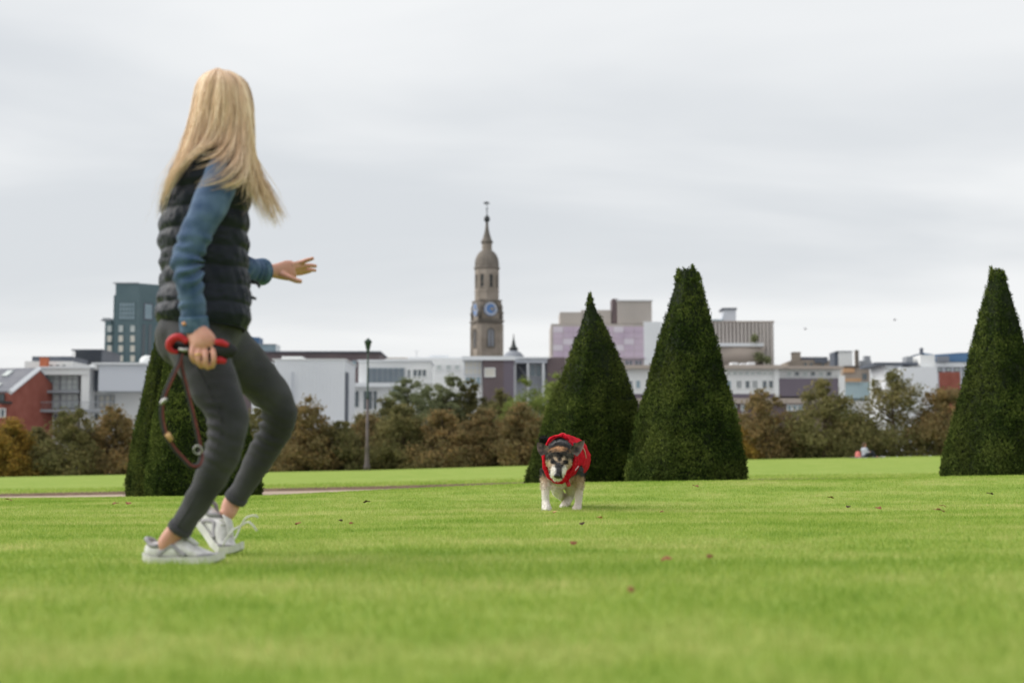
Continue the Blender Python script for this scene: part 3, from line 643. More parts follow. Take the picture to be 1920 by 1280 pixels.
part('wall', 'sandstone', e, (1584, 1664, 688, VB, Yp, 14)); part('roof', 'old_stone_dark', e, (1582, 1666, 685.5, 687.8, Yp - .4, 15)); part('chimney', 'old_stone_dark', e, (1605, 1610, 656, 685, Yp + 3, 1.2)); part('roof_plant', 'steel', e, (1613, 1634, 676, 685, Yp + 4, 3), (1622, 1632, 667, 676, Yp + 4.2, 2))
part('gable_band', 'orange_stone', e, (1582, 1602, 690, 698, Yp - .3, .4), (1582, 1614, 709, 715, Yp - 4, .4))
q = [P(1584, 746, Yp - 9), P(1650, 746, Yp - 9), P(1640, 716, Yp - 3), P(1586, 716, Yp - 3)]; mb = MB(); V = q + [p + Vector((0, .3, -.5)) for p in q]; mb.add(V, [(0, 1, 2, 3), (7, 6, 5, 4), (0, 4, 5, 1), (1, 5, 6, 2), (2, 6, 7, 3), (3, 7, 4, 0)]); mb.build('lean_to_roof', M['teal_roof'], e)
part('lean_to_wall', 'white_render', e, (1586, 1648, 747, VB, Yp - 8.5, 8)); window(e, 1616, 1626, 699, 712, Yp - .05, 1, 1, 'sandstone', 'glass')
Yp = 270; e = bld('white_warehouse', 'plain white warehouse with dark flat roof behind tallest autumn tree', 1720, Yp)
part('wall', 'white_clad', e, (1692, 1757, 688, VB, Yp, 14), (1664.5, 1691.7, 684, VB, Yp + 2, 12)); part('upper_storey', 'white_render', e, (1726, 1753, 665, 687.8, Yp + 2, 8)); part('roof', 'dark_clad', e, (1640, 1722, 679, 683.8, Yp + 1.4, 12)); part('roof_plant', 'steel', e, (1700, 1712, 668, 678.8, Yp + 4, 3)); part('corner_strip', 'grey_clad', e, (1679, 1691.8, 685, 712, Yp + 1.8, .2))
Yp = 285; e = bld('blue_roofed_hall', 'blue roofed hall with grey walls and red brick panel by the lone topiary', 1790, Yp)
part('wall', 'grey_clad', e, (1754, 1850, 688, VB, Yp, 14)); part('band', 'white_clad', e, (1753, 1852, 679, 687.8, Yp - .4, 15)); q = [P(1730, 661, Yp), P(1752, 664.5, Yp), P(1800, 661, Yp), P(1860, 661, Yp), P(1860, 678, Yp - .6), P(1756, 678, Yp - .6)]
mb = MB(); V = q + [p + Vector((0, 9, 0)) for p in q]; n0 = 6; mb.add(V, [tuple(range(n0))[::-1], tuple(range(n0, 2 * n0))] + [(i, (i + 1) % n0, n0 + (i + 1) % n0, n0 + i) for i in range(n0)]); mb.build('roof', M['blue_roof'], e)
part('dormer', 'lead', e, (1757, 1780, 667, 678, Yp - 1.2, .5)); part('brick_panel', 'brick', e, (1766, 1800, 697, VB, Yp - .3, .4))
for a0 in (1757, 1774, 1790, 1806): window(e, a0, a0 + 8, 689.5, 696, Yp - .05, 1, 1, 'dark_clad', 'pale_glass')
part('roof_finial', 'dark_clad', e, (1727, 1731, 652, 668, Yp + 1, 1))

# ------------------------------------------------------------------ street lamp
q = P(688, 883, 84); bz = G(q.x, 84); top = P(691, 637, 84).z
lamp = empty('street_lamp', (q.x, 84, bz), 'tall thin dark green street lamp standing before the tree row', 'street lamp')
m_iron = mat('lamp_iron', (.10, .082, .085), .6, (.14, .112, .112), 2); m_green = mat('lamp_green', (.03, .055, .042), .5)
mb = MB(); mb.lathe((q.x, 84, bz), [(.20, 0), (.20, .25), (.14, .35), (.12, 1.3), (.14, 1.35), (.09, 1.5), (.075, 4.2)], 12); mb.build('base_column', m_iron, lamp, True)
mb = MB(); mb.lathe((q.x, 84, bz), [(.07, 4.2), (.11, 4.24), (.065, 4.32), (.05, top - bz - .75)], 12); mb.build('pole', m_green, lamp, True)
mb = MB(); hz = top - bz - .8; mb.lathe((q.x, 84, bz), [(.05, hz), (.10, hz + .2), (.20, hz + .62), (.24, hz + .66), (.22, hz + .72), (.12, hz + .82), (.03, hz + .9)], 12); mb.build('lantern', m_green, lamp, True)

# ------------------------------------------------------------------ trees
m_bark = mat('bark', (.075, .055, .04), .95, (.12, .09, .065), 3, .5, 12)
PAL = {
 'olive': leafmat('leaf_olive', (.12, .125, .058), (.21, .195, .088), (.35, .275, .125), .35),
 'rust': leafmat('leaf_rust', (.15, .135, .07), (.26, .20, .10), (.45, .27, .115), .35),
 'gold': leafmat('leaf_gold', (.16, .145, .045), (.33, .22, .06), (.56, .31, .07), .35),
 'green': leafmat('leaf_green', (.13, .17, .05), (.235, .29, .085), (.38, .42, .13), .35),
 'grey': leafmat('leaf_greygreen', (.13, .15, .085), (.22, .245, .13), (.34, .355, .185), .35),
 'dark': leafmat('leaf_dark', (.08, .088, .04), (.145, .14, .06), (.24, .205, .09), .35)}
for o in bpy.data.objects:
    if o.name.startswith('roof_shrub'): o.data.materials.append(PAL['grey'])
def tree(u, vtop, wpx, Y, pal, seed, label, name='tree', shape=0, dens=1.0, group='autumn trees along the far edge of the lawn'):
    rg = np.random.default_rng(seed); rd = random.Random(seed)
    q = P(u, vtop, Y); bz = G(q.x, Y); H = q.z - bz; W = wpx * Y / FPX / 2
    e = empty(name, (q.x, Y, bz), label, 'tree', group)
    c = Vector((q.x, Y, bz))
    mb = MB(); lean = rd.uniform(-.2, .2); tp = c + Vector((lean, 0, H * .9))
    mb.tube([c - Vector((0, 0, .2)), c + Vector((lean * .3, 0, H * .3)), c + Vector((lean * .7, 0, H * .6)), tp], [.16, .12, .07, .02], 8, 3)
    for k in range(9):
        h = rd.uniform(.12, .7); a = rd.uniform(0, 6.28); r = W * rd.uniform(.45, .8) * (1.1 - h); s_ = c + Vector((lean * h, 0, H * h))
        mb.tube([s_, s_ + Vector((math.cos(a) * r * .5, math.sin(a) * r * .5, H * .09)), s_ + Vector((math.cos(a) * r, math.sin(a) * r, H * .2))], [.06, .04, .012], 6, 2)
    mb.build('trunk', m_bark, e, True)
    nc = int(110 * dens); n = int(11000 * dens)
    h = rg.beta(1.05, 1.45, nc) if shape == 0 else rg.beta(1.25, 1.35, nc); 
    if shape == 0: prof = np.clip(1.04 - h, 0, 1) ** .72 * np.minimum(1, .8 + h * 1.2) + .03     # bushy, pointed
    else: prof = np.sin(np.pi * np.clip(h * .9 + .08, 0, 1)) ** .6 * .8 + .15            # upright
    a = rg.random(nc) * 2 * np.pi; rr = np.sqrt(rg.random(nc)) * prof * W * .92
    CC = np.stack([rr * np.cos(a), rr * np.sin(a), h * H * .97], -1)
    cr = rg.uniform(.22, .40, nc) * (W * .62 + .3) * (1.2 - .85 * h)
    idx = rg.integers(0, nc, n); D = rg.normal(size=(n, 3)); D /= np.linalg.norm(D, axis=1, keepdims=True)
    pos = CC[idx] + D * (cr[idx] * rg.random(n) ** .4)[:, None] * np.array([1.15, 1.15, .8])
    # a few twig sprays breaking the outline
    k = rg.random(n) < .12; pos[k] += D[k] * .26 + np.array([0, 0, .08])
    pos[:, 2] = np.where(pos[:, 2] < .03, .03 + rg.random(n) * .3, np.minimum(pos[:, 2], H * 1.0))
    var = np.clip(.22 + .42 * rg.random(nc)[idx] + rg.normal(0, .14, n), 0, 1)
    V, Q, vv = leaves(pos + np.array(c), D + rg.normal(size=(n, 3)) * .9, rg.uniform(.12, .25, n), rg.uniform(.07, .13, n), var, seed)
    tag(link('crown', npmesh('crown', V, Q, vv), PAL[pal], e), kind='stuff')
    return e
T = [  # u, top row, width px, distance, palette, label
 (-30, 772, 130, 88, 'gold', 'yellow orange tree in front of the brick house slate roof'),
 (25, 782, 100, 87, 'gold', 'green gold bushy tree below the brick house gable'),
 (72, 800, 90, 90, 'olive', 'low olive tree between the gold tree and white flats'),
 (135, 758, 130, 88, 'olive', 'round olive brown tree below the glazed white flats'),
 (215, 757, 130, 89, 'rust', 'rusty brown tree below the grey cantilever box'),
 (300, 775, 130, 88, 'rust', 'rusty tree behind the paired topiary yews'),
 (395, 780, 130, 90, 'olive', 'olive tree behind the walking woman'),
 (490, 765, 130, 89, 'olive', 'olive tree beside the bent knee of the woman'),
 (578, 738, 118, 87, 'rust', 'pointed rusty tree before the white hall wall'),
 (640, 790, 120, 88, 'olive', 'low olive tree left of the street lamp'),
 (695, 772, 110, 90, 'rust', 'brown tree directly behind the street lamp'),
 (755, 758, 130, 88, 'olive', 'broad olive brown tree right of the street lamp'),
 (830, 768, 130, 87, 'rust', 'brown tree below the grey green poplars'),
 (905, 765, 130, 88, 'rust', 'wide rust coloured tree below the brown block'),
 (975, 755, 130, 87, 'rust', 'russet tree left of the leaning topiary'),
 (1040, 760, 130, 89, 'olive', 'olive tree hidden behind the leaning topiary'),
 (1190, 770, 150, 90, 'olive', 'dark tree glimpsed between the two middle topiaries'),
 (1385, 800, 70, 87, 'gold', 'small orange bush hugging the tall topiary'),
 (1432, 728, 135, 88, 'rust', 'orange brown pointed tree before the office windows'),
 (1490, 790, 110, 90, 'dark', 'low dark tree between the orange and the olive tree'),
 (1545, 710, 175, 87, 'olive', 'large olive tree before the dark office panel'),
 (1605, 775, 110, 89, 'olive', 'low olive tree behind the picnicking person'),
 (1672, 692, 195, 88, 'olive', 'tallest olive brown tree before the white warehouse'),
 (1768, 712, 150, 87, 'rust', 'orange rust tree before the brick panel'),
 (1835, 740, 120, 89, 'gold', 'orange tree behind the lone two tipped topiary'),
 (1940, 750, 130, 88, 'olive', 'olive tree farthest along the row behind the lone topiary')]
for k, (u, v, wp, Y, pal, lab) in enumerate(T): tree(u, v, wp * 1.25, Y, pal, 100 + k, lab)
for k, (u, v, wp, Y, pal, lab, sh) in enumerate([
 (722, 748, 110, 112, 'dark', 'dark green tree behind the lamp and white terrace', 0), (768, 712, 90, 116, 'grey', 'grey green upright tree before the louvred storey', 1), (812, 722, 80, 120, 'grey', 'thin grey poplar among the green trees', 1),
 (848, 702, 62, 118, 'grey', 'tall pale poplar left of the glazed corner', 1), (884, 712, 60, 118, 'dark', 'narrow dark poplar in front of the glazed corner', 1), (935, 732, 110, 114, 'olive', 'olive tree below the white square window', 0),
 (990, 708, 130, 112, 'green', 'bright green leafy tree below the stair opening', 0), (1040, 700, 110, 114, 'green', 'bright green tree beside the leaning topiary', 0), (680, 775, 90, 112, 'olive', 'small olive tree below the white terrace', 0)]):
    tree(u, v - 4, wp * 1.4, Y, pal, 200 + k, lab, shape=sh, dens=1.5 if sh else 1.1, group='green trees behind the autumn row')
# low undergrowth closing the foot of the row
for k, (x0, x1) in enumerate([(-36, -14), (-14, 8), (8, 36), (-66, -36), (36, 66)]):
    rg = np.random.default_rng(300 + k); n = 13000
    x = rg.uniform(x0, x1, n); y = 90.5 + rg.normal(0, .5, n); hh = (2.3 if k < 3 else 3.9) + .5 * np.sin(x * 1.3) + .4 * np.sin(x * 3.1 + 1)
    z = gz(x, y) + rg.random(n) * hh
    V, Q, vv = leaves(np.stack([x, y, z], -1), rg.normal(size=(n, 3)), rg.uniform(.14, .28, n), .15, np.clip(rg.normal(.35, .2, n), 0, 1), k)
    tag(link('undergrowth', npmesh('undergrowth', V, Q, vv), PAL['olive']), 'dense dark undergrowth closing the gaps below the tree row', 'undergrowth', kind='stuff')

# ------------------------------------------------------------------ clipped yews
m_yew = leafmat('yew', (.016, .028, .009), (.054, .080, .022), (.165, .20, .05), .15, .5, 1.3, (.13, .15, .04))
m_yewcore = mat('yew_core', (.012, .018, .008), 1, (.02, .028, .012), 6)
def yew(u, vtop, u0, u1, vb, Y, rot, seed, label, topw=.04, prof=None, bow=0.0, tips=((0, 0, 1),), n=23000):
    rg = np.random.default_rng(seed); th = R(rot)
    wm = (u1 - u0) * Y / FPX / (abs(math.cos(th)) + abs(math.sin(th))) / 2 * 1.05     # half side of the square
    b0 = P((u0 + u1) / 2, vb, Y); zb = G(b0.x, Y); H = P(u, vtop, Y).z - zb; ax = P(u, vtop, Y).x - b0.x
    e = empty('clipped_yew', (b0.x, Y, zb), label, 'topiary', 'pyramid topiary yews'); c0 = np.array([b0.x, Y, zb])
    ct, st = math.cos(th), math.sin(th)
    def half(t): # half side at height t
        w_ = np.interp(t, [q[0] for q in prof], [q[1] for q in prof])
        return wm * w_ * np.where(t < .07, .93 + t, 1.0)
    def place(p, q, t):  # p,q in -1..1 on the square, rounded corners
        h = half(t); f = 1 - .10 * (np.abs(p * q)) ** 3
        X_ = p * h * f; Y_ = q * h * f
        return np.stack([X_ * ct - Y_ * st + ax * t + bow * Y / FPX * np.sin(np.pi * t), X_ * st + Y_ * ct, t * H], -1)
    # core
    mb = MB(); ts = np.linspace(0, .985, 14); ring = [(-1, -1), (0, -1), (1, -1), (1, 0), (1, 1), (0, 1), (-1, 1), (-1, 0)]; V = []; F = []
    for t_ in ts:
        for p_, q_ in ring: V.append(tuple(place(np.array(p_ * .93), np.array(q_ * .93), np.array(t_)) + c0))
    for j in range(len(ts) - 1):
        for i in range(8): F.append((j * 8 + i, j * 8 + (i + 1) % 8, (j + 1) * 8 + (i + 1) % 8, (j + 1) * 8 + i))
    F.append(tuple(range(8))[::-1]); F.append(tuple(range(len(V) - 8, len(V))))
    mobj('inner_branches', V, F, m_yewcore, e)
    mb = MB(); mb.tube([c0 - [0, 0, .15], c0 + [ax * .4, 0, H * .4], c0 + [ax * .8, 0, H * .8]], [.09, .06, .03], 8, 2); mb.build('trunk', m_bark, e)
    # sprays on the four faces
    t = 1 - np.sqrt(rg.random(n)) * .999; t = np.clip(np.where(rg.random(n) < .12, rg.random(n), t), 0, 1)
    s_ = rg.uniform(-1, 1, n); f = rg.integers(0, 4, n)
    p = np.choose(f, [s_, np.ones(n), s_, -np.ones(n)]); q = np.choose(f, [-np.ones(n), s_, np.ones(n), s_])
    nl = np.stack([np.choose(f, [0 * s_, 1 + 0 * s_, 0 * s_, -1 + 0 * s_]), np.choose(f, [-1 + 0 * s_, 0 * s_, 1 + 0 * s_, 0 * s_])], -1)
    nrm = np.stack([nl[:, 0] * ct - nl[:, 1] * st, nl[:, 0] * st + nl[:, 1] * ct, np.full(n, .28)], -1)
    pos = place(p, q, t)
    # unevenness: clipped surface with shallow hollows
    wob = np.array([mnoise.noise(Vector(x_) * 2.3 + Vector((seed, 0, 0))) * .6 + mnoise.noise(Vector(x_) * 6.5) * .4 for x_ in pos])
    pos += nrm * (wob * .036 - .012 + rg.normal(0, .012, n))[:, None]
    # spiky tips
    tpos = []; 
    for (dx, dy, hh) in tips:
        m_ = 130; zt_ = rg.random(m_); pr = (1 - zt_) ** 1.5 * .055
        a = rg.random(m_) * 6.28; tpos.append(np.stack([ax + dx + pr * np.cos(a), dy + pr * np.sin(a), H * .95 + (hh * .19) * zt_ * 1.0], -1))
    tp = np.concatenate(tpos); 
    wk = 160; tw = rg.random(wk) ** 1.0; ii = rg.integers(0, n, wk)
    twig = pos[ii] + nrm[ii] * rg.uniform(.02, .07, wk)[:, None]
    A = np.concatenate([np.repeat(pos, 3, 0), np.repeat(tp, 2, 0), twig])
    Dn = np.concatenate([np.repeat(nrm, 3, 0), np.tile([0, 0, 1.2], (len(tp) * 2, 1)), nrm[ii] + [0, 0, .8]])
    k = len(A); A = A + rg.normal(0, .012, (k, 3)); Dn = Dn + rg.normal(0, .62, (k, 3)) + [0, 0, .25]
    fl = rg.random(k) < .5; Dn[fl] = rg.normal(0, 1, (fl.sum(), 3)) + [0, 0, .9]
    NR = np.concatenate([np.repeat(nrm, 3, 0), np.tile([0, -1.0, .2], (len(tp) * 2, 1)), nrm[ii]]); NR[~fl] *= .2
    Dn[fl] -= NR[fl] * (np.sum(Dn[fl] * NR[fl], 1) / np.sum(NR[fl] ** 2, 1) - .35)[:, None]
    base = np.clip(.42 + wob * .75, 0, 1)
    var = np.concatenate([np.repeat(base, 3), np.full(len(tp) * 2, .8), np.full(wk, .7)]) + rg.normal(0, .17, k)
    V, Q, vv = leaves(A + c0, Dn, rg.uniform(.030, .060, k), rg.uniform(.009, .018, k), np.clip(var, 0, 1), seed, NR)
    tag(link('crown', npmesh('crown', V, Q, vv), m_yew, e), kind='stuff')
YY = 20.4
PR1 = [(0, 1), (.25, .86), (.52, .63), (.76, .41), (.95, .14), (1, .05)]
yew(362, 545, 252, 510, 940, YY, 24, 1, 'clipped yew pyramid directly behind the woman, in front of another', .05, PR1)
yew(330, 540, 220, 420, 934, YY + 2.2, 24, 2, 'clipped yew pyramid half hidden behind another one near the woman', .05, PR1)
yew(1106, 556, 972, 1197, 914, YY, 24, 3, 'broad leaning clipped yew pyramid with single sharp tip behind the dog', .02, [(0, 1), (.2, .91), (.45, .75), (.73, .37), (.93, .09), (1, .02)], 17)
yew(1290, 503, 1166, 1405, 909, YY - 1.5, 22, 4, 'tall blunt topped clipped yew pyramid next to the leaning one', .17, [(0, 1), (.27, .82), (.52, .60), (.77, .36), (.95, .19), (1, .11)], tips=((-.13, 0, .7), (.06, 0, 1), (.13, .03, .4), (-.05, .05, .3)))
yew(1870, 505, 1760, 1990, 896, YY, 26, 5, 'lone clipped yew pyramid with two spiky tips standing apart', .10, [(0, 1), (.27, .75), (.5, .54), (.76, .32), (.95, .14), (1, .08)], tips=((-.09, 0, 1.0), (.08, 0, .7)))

# ------------------------------------------------------------------ fallen leaves and daisies on the lawn
m_lf = [mat('fallen_red', (.20, .06, .035), .85, (.31, .13, .065), 40), mat('fallen_brown', (.16, .075, .03), .8, (.26, .13, .05), 40), mat('fallen_tan', (.42, .24, .10), .8, (.52, .34, .17), 40), mat('fallen_dark', (.05, .03, .018), .8, (.09, .05, .03), 40)]
def fallen(u, v, size, m, label, seed):
    rd = random.Random(seed); d = None; size *= .82
    Y = 2.0
    for _ in range(60):      # walk out along the line of sight until it meets the lawn
        Y2 = Y + .25
        if P(u, v, Y2).z < G(P(u, v, Y2).x, Y2): break
        Y = Y2
    for _ in range(10):
        Ym = Y + .125
        Y = Y + .02 if P(u, v, Y + .02).z > G(P(u, v, Y + .02).x, Y + .02) else Y
    q = P(u, v, Y); z = G(q.x, Y) + .022; out_ = []; a0 = rd.uniform(0, 6.28)
    n = 18; V = []; F = []
    for h in (0, .0016):
        V.append(Vector((0, 0, .012 + h)))
        for i in range(n):
            a = 2 * math.pi * i / n; r = size * (.62 + .30 * math.cos(a) + .22 * abs(math.cos(2.5 * a)))
            x_, y_ = r * math.cos(a), r * .75 * math.sin(a); V.append(Vector((x_, y_, 1.1 * (y_ ** 2) / size + .35 * x_ * x_ / size + h)))
    for i in range(n):
        j = (i + 1) % n; F += [(0, 1 + j, 1 + i), (n + 1, n + 2 + i, n + 2 + j), (1 + i, 1 + j, n + 2 + j, n + 2 + i)]
    Mx = Matrix.Rotation(a0, 4, 'Z') @ Matrix.Rotation(R(rd.uniform(-15, 18)), 4, 'X')
    o = mobj('fallen_leaf', [Mx @ p for p in V], F, m_lf[m]); o.location = (q.x, Y, z)
    tag(o, label, 'leaf', 'autumn leaves fallen on the lawn')
small = 'small fallen autumn leaf lying flat on the open lawn'
for k, (u, v, sz, m, lab) in enumerate([(558, 992, .030, 0, 'curled red brown fallen leaf on the grass just ahead of the raised shoe'), (657, 990, .018, 0, 'small red fallen leaf a little ahead of the walking woman'), (1246, 1066, .026, 0, 'large flat red brown fallen leaf on the grass between dog and camera'),
    (1075, 1033, .026, 0, 'faint reddish fallen leaf in the grass before the dog'), (1092, 992, .026, 3, 'dark curled fallen leaf close before the dog paws'), (1126, 980, .028, 2, 'small tan fallen leaf right of the dark curled one'), (1040, 969, .024, 2, 'pale fallen leaf right below the dog muzzle'),
    (1649, 961, .034, 0, 'bright red fallen leaf standing up on the open lawn'), (1182, 1128, .016, 0, 'blurred pinkish fallen leaf in the near grass'), (1765, 967, .05, 1, 'brown crumpled fallen leaf near the worn grass streak'),
    (1858, 933, .045, 3, 'dark fallen leaf out beyond the worn grass streak near the lone topiary'), (1770, 957, .03, 0, small), (18, 944, .05, 1, 'brown fallen leaf on the lawn crest by the gravel path'), (240, 951, .045, 0, 'red fallen leaf on the crest before the paired topiaries'), (214, 951, .04, 1, 'brown fallen leaf on the crest beside the red one'), (685, 948, .04, 3, 'dark fallen leaf on the crest straight in front of the street lamp'), (1306, 918, .05, 1, 'brown fallen leaf on the crest below the tall blunt topiary'), (1560, 940, .035, 1, small), (1330, 1060, .02, 1, small), (640, 985, .02, 3, small), (1240, 968, .02, 1, small), (1590, 958, .03, 3, small)]):
    fallen(u, v, sz, m, lab, k)
# ------------------------------------------------------------------ the walking woman
m_skin = mat('skin', (.58, .285, .215), .5, (.64, .345, .265), 25, .05, 120, spec=.35)
m_skin.node_tree.nodes['Principled BSDF'].inputs['Subsurface Weight'].default_value = .12
m_skin.node_tree.nodes['Principled BSDF'].inputs['Subsurface Radius'].default_value = (.02, .008, .004)
m_vest = mat('vest_nylon', (.009, .0125, .022), .45, (.012, .016, .027), 10, .06, 40, spec=.2)
m_jean = mat('grey_denim', (.030, .030, .0375), .8, (.066, .065, .077), 5, .25, 260, spec=.25, sheen=.1)
m_denim = mat('blue_denim', (.030, .066, .150), .85, (.10, .16, .275), 16, .25, 240, sheen=.1)
m_cuff = mat('blue_denim_cuff', (.042, .09, .17), .85, (.12, .19, .29), 40, .3, 260)
m_shoe = mat('shoe_white', (.58, .57, .56), .7, (.76, .755, .745), 45, .3, 250)
m_shoeg = mat('shoe_grey', (.26, .255, .28), .6, (.40, .38, .41), 40, .2, 300)
m_sole = mat('shoe_sole', (.60, .60, .58), .7, (.70, .69, .66), 25)
m_dark = mat('black_webbing', (.018, .018, .02), .6); m_red = mat('red_webbing', (.45, .02, .03), .5, (.55, .035, .045), 30)
m_redstrap = mat('dull_red_webbing', (.10, .022, .022), .8, (.16, .04, .036), 40)
m_silver = mat('silver', (.4, .4, .4), .5, metal=1); m_gold = mat('gold_ring', (.8, .55, .2), .3, metal=1); m_copper = mat('copper_button', (.6, .3, .15), .35, metal=.8)
YW = 4.62
def W(u, v, d=0.0): return P(u, v, YW + d)
woman = empty('person', (W(390, 1040).x, YW, 0), 'woman with long blond hair in black quilted vest walking past on the lawn', 'person')
FD = Vector((math.cos(R(22)), math.sin(R(22)), 0))      # way the chest faces
RD = Vector((FD.y, -FD.x, 0))                            # her right hand side, towards the camera

# limbs as centre lines: (u, v, depth offset, radius)
NEAR_LEG = [(372, 600, .00, .110), (370, 636, -.045, .102), (386, 685, -.075, .089), (410, 740, -.10, .076), (428, 788, -.11, .064), (421, 836, -.10, .060), (403, 880, -.08, .054), (373, 935, -.05, .044), (336, 993, -.02, .037)]
FAR_LEG = [(392, 600, .06, .110), (414, 640, .12, .098), (463, 689, .20, .079), (503, 734, .26, .068), (524, 775, .30, .061), (508, 822, .34, .056), (485, 862, .37, .050), (462, 902, .40, .042), (441, 936, .42, .037)]
def LP(Lst): return [W(a, b_, c_) for a, b_, c_, r in Lst], [r for *_, r in Lst]

def skinpart(Lst, shrink): p, r = LP(Lst); return p, [max(x - shrink, .02) for x in r]

# ---- trousers
mb = MB(); 
for Lg in (NEAR_LEG, FAR_LEG): p, r = LP(Lg); mb.tube(p, r, 28, 6, ref=(0, 1, 0))
hipc = W(382, 604, .03); mb.ball(hipc, (.128, .160, .13), 24, 16, Matrix.Rotation(R(22), 3, 'Z')); mb.ball(W(350, 632, .03), (.10, .14, .11), 20, 14)
me = remesh(mb.V, mb.F, .008, 4)
kn = W(425, 812, -.1); fk = W(512, 795, .3)
def jw(c):
    d = 0.0
    for K, s_ in ((kn, 1), (fk, 1.15)):
        r_ = (c - K).length
        if r_ < .2:
            f = math.exp(-(r_ / .095) ** 2); q = c - K
            d += f * .0125 * s_ * math.sin((q.z * 1.0 + q.x * .45) * 165 + 5.0 * mnoise.noise(c * 9)) * (.55 + .8 * mnoise.noise(c * 12)) * min(1, max(.12, .55 - q.x * 12))
    h = (c - W(400, 640, 0)).length
    if h < .2: d += .004 * math.exp(-(h / .12) ** 2) * math.sin((c.z * .8 - c.x * .7) * 120 + 2 * mnoise.noise(c * 8))
    d += .0055 * mnoise.noise(Vector((c.x * 14, c.y * 14, c.z * 22))) + .0016 * math.sin(c.z * 190 + 3 * mnoise.noise(c * 7)) * max(0, mnoise.noise(c * 5))
    return d
displace(me, jw); jeans = link('jeans', me, m_jean, woman); tag(jeans, 'slim dark grey denim trousers')
for Lg in (NEAR_LEG, FAR_LEG):   # turned hem
    p, r = LP(Lg); d = (p[-1] - p[-2]).normalized(); mb = MB(); mb.tube([p[-1] - d * .018, p[-1] - d * .009, p[-1] + d * .003], [r[-1] + .0035, r[-1] + .0045, r[-1] + .0035], 26, 2, ref=(0, 1, 0)); mb.build('hem', m_jean, jeans, True)

p, r = LP(NEAR_LEG); mb = MB(); mb.tube([q_ + Vector((-r_ * .16, -r_ * .99, 0)) for q_, r_ in zip(p[1:], r[1:])], [.0022] * (len(p) - 1), 6, 6); mb.build('side_seam', m_jean, jeans, True)
# ---- quilted vest
SEC = [(262, 412, .058, .060), (272, 408, .070, .085), (283, 403, .090, .128), (297, 399, .112, .165), (318, 395, .130, .186), (350, 391, .140, .185), (400, 384, .146, .176), (450, 381, .148, .170), (500, 383, .143, .168), (535, 384, .146, .172), (565, 382, .154, .182), (595, 380, .156, .190), (612, 381, .148, .184), (616, 382, .135, .172)]
seams = [292, 331, 366, 402, 438, 473, 508, 542, 575, 612]
n = 112; rows = 190; V = []; F = []
sv = [s_[0] for s_ in SEC]
for j in range(rows):
    v = 262 + (616 - 262) * j / (rows - 1); cu = np.interp(v, sv, [s_[1] for s_ in SEC]); a_ = np.interp(v, sv, [s_[2] for s_ in SEC]); b_ = np.interp(v, sv, [s_[3] for s_ in SEC])
    k = np.searchsorted(seams, v); lo = seams[k - 1] if k > 0 else 262; hi = seams[k] if k < len(seams) else 626
    for i in range(n):
        an = 2 * math.pi * i / n; ca, sa = math.cos(an), math.sin(an)
        ex = .82; x_ = math.copysign(abs(ca) ** ex, ca) * a_; y_ = math.copysign(abs(sa) ** ex, sa) * b_
        drop = 6 * math.cos(an + .3) if v > 540 else 0       # hem dips at the front
        vv = v + drop * (v - 540) / 76 if v > 540 else v
        a_ = a_ if j else a_; c = W(cu, vv, .03) + FD * (x_ * .95) + RD * y_
        # seams wander a little; pillows between them, with vertical tucks
        wv = 7 * mnoise.noise(Vector((an * 1.6, lo * .03, 3)))
        t = min(max((v + wv - lo) / (hi - lo), 0), 1)
        puff = (1 - abs(2 * t - 1) ** 2.2) 
        tuck = mnoise.noise(Vector((an * 3.4, lo * .11, 1.7))) * .6 + mnoise.noise(Vector((an * 8.5, v * .03, 5))) * .55
        crease = abs(mnoise.noise(Vector((an * 6.5 + t * .8, lo * .2, 9))))
        d = .0056 * puff * (1 + .8 * tuck) - .003 * (1 - puff) - .006 * puff * max(0, .22 - crease) / .22 + .004 * mnoise.noise(Vector((an * 5, v * .06, 11)))
        if v < 285: d *= .3
        zip_ = abs(((an + math.pi) % (2 * math.pi)) - math.pi)
        if zip_ < .05: d -= .006
        nr = (FD * (x_ / max(a_, .01)) + RD * (y_ / max(b_, .01))).normalized()
        V.append(c + nr * d)
for j in range(rows - 1):
    for i in range(n): F.append((j * n + i, j * n + (i + 1) % n, (j + 1) * n + (i + 1) % n, (j + 1) * n + i))
F.append(tuple(range(n))); F.append(tuple(range((rows - 1) * n, rows * n))[::-1])
vest = mobj('vest', V, F, m_vest, woman, True); tag(vest, 'black quilted sleeveless vest')
mb = MB(); cpts = []
for i in range(25):
    an = 2 * math.pi * i / 24; cpts.append(W(412, 262 - 4 * math.cos(an), .03) + FD * (math.cos(an) * .070) + RD * (math.sin(an) * .072) )
mb.tube(cpts, [(.020, .020)] * 25, 10, 2); mb.build('collar', m_vest, vest, True)
# zip pull and hem toggle at the front
mb = MB(); q = W(470, 528, .05); mb.tube([q, q + Vector((.022, 0, -.005)), q + Vector((.03, -.004, -.02))], [.007, .006, .004], 8, 2); tag(mb.build('toggle', m_dark, vest, True)); mb = MB(); q2_ = W(468, 556, .03); mb.tube([q2_, q2_ + Vector((.022, 0, -.008))], [.007, .004], 8, 1); tag(mb.build('toggle', m_dark, vest, True))

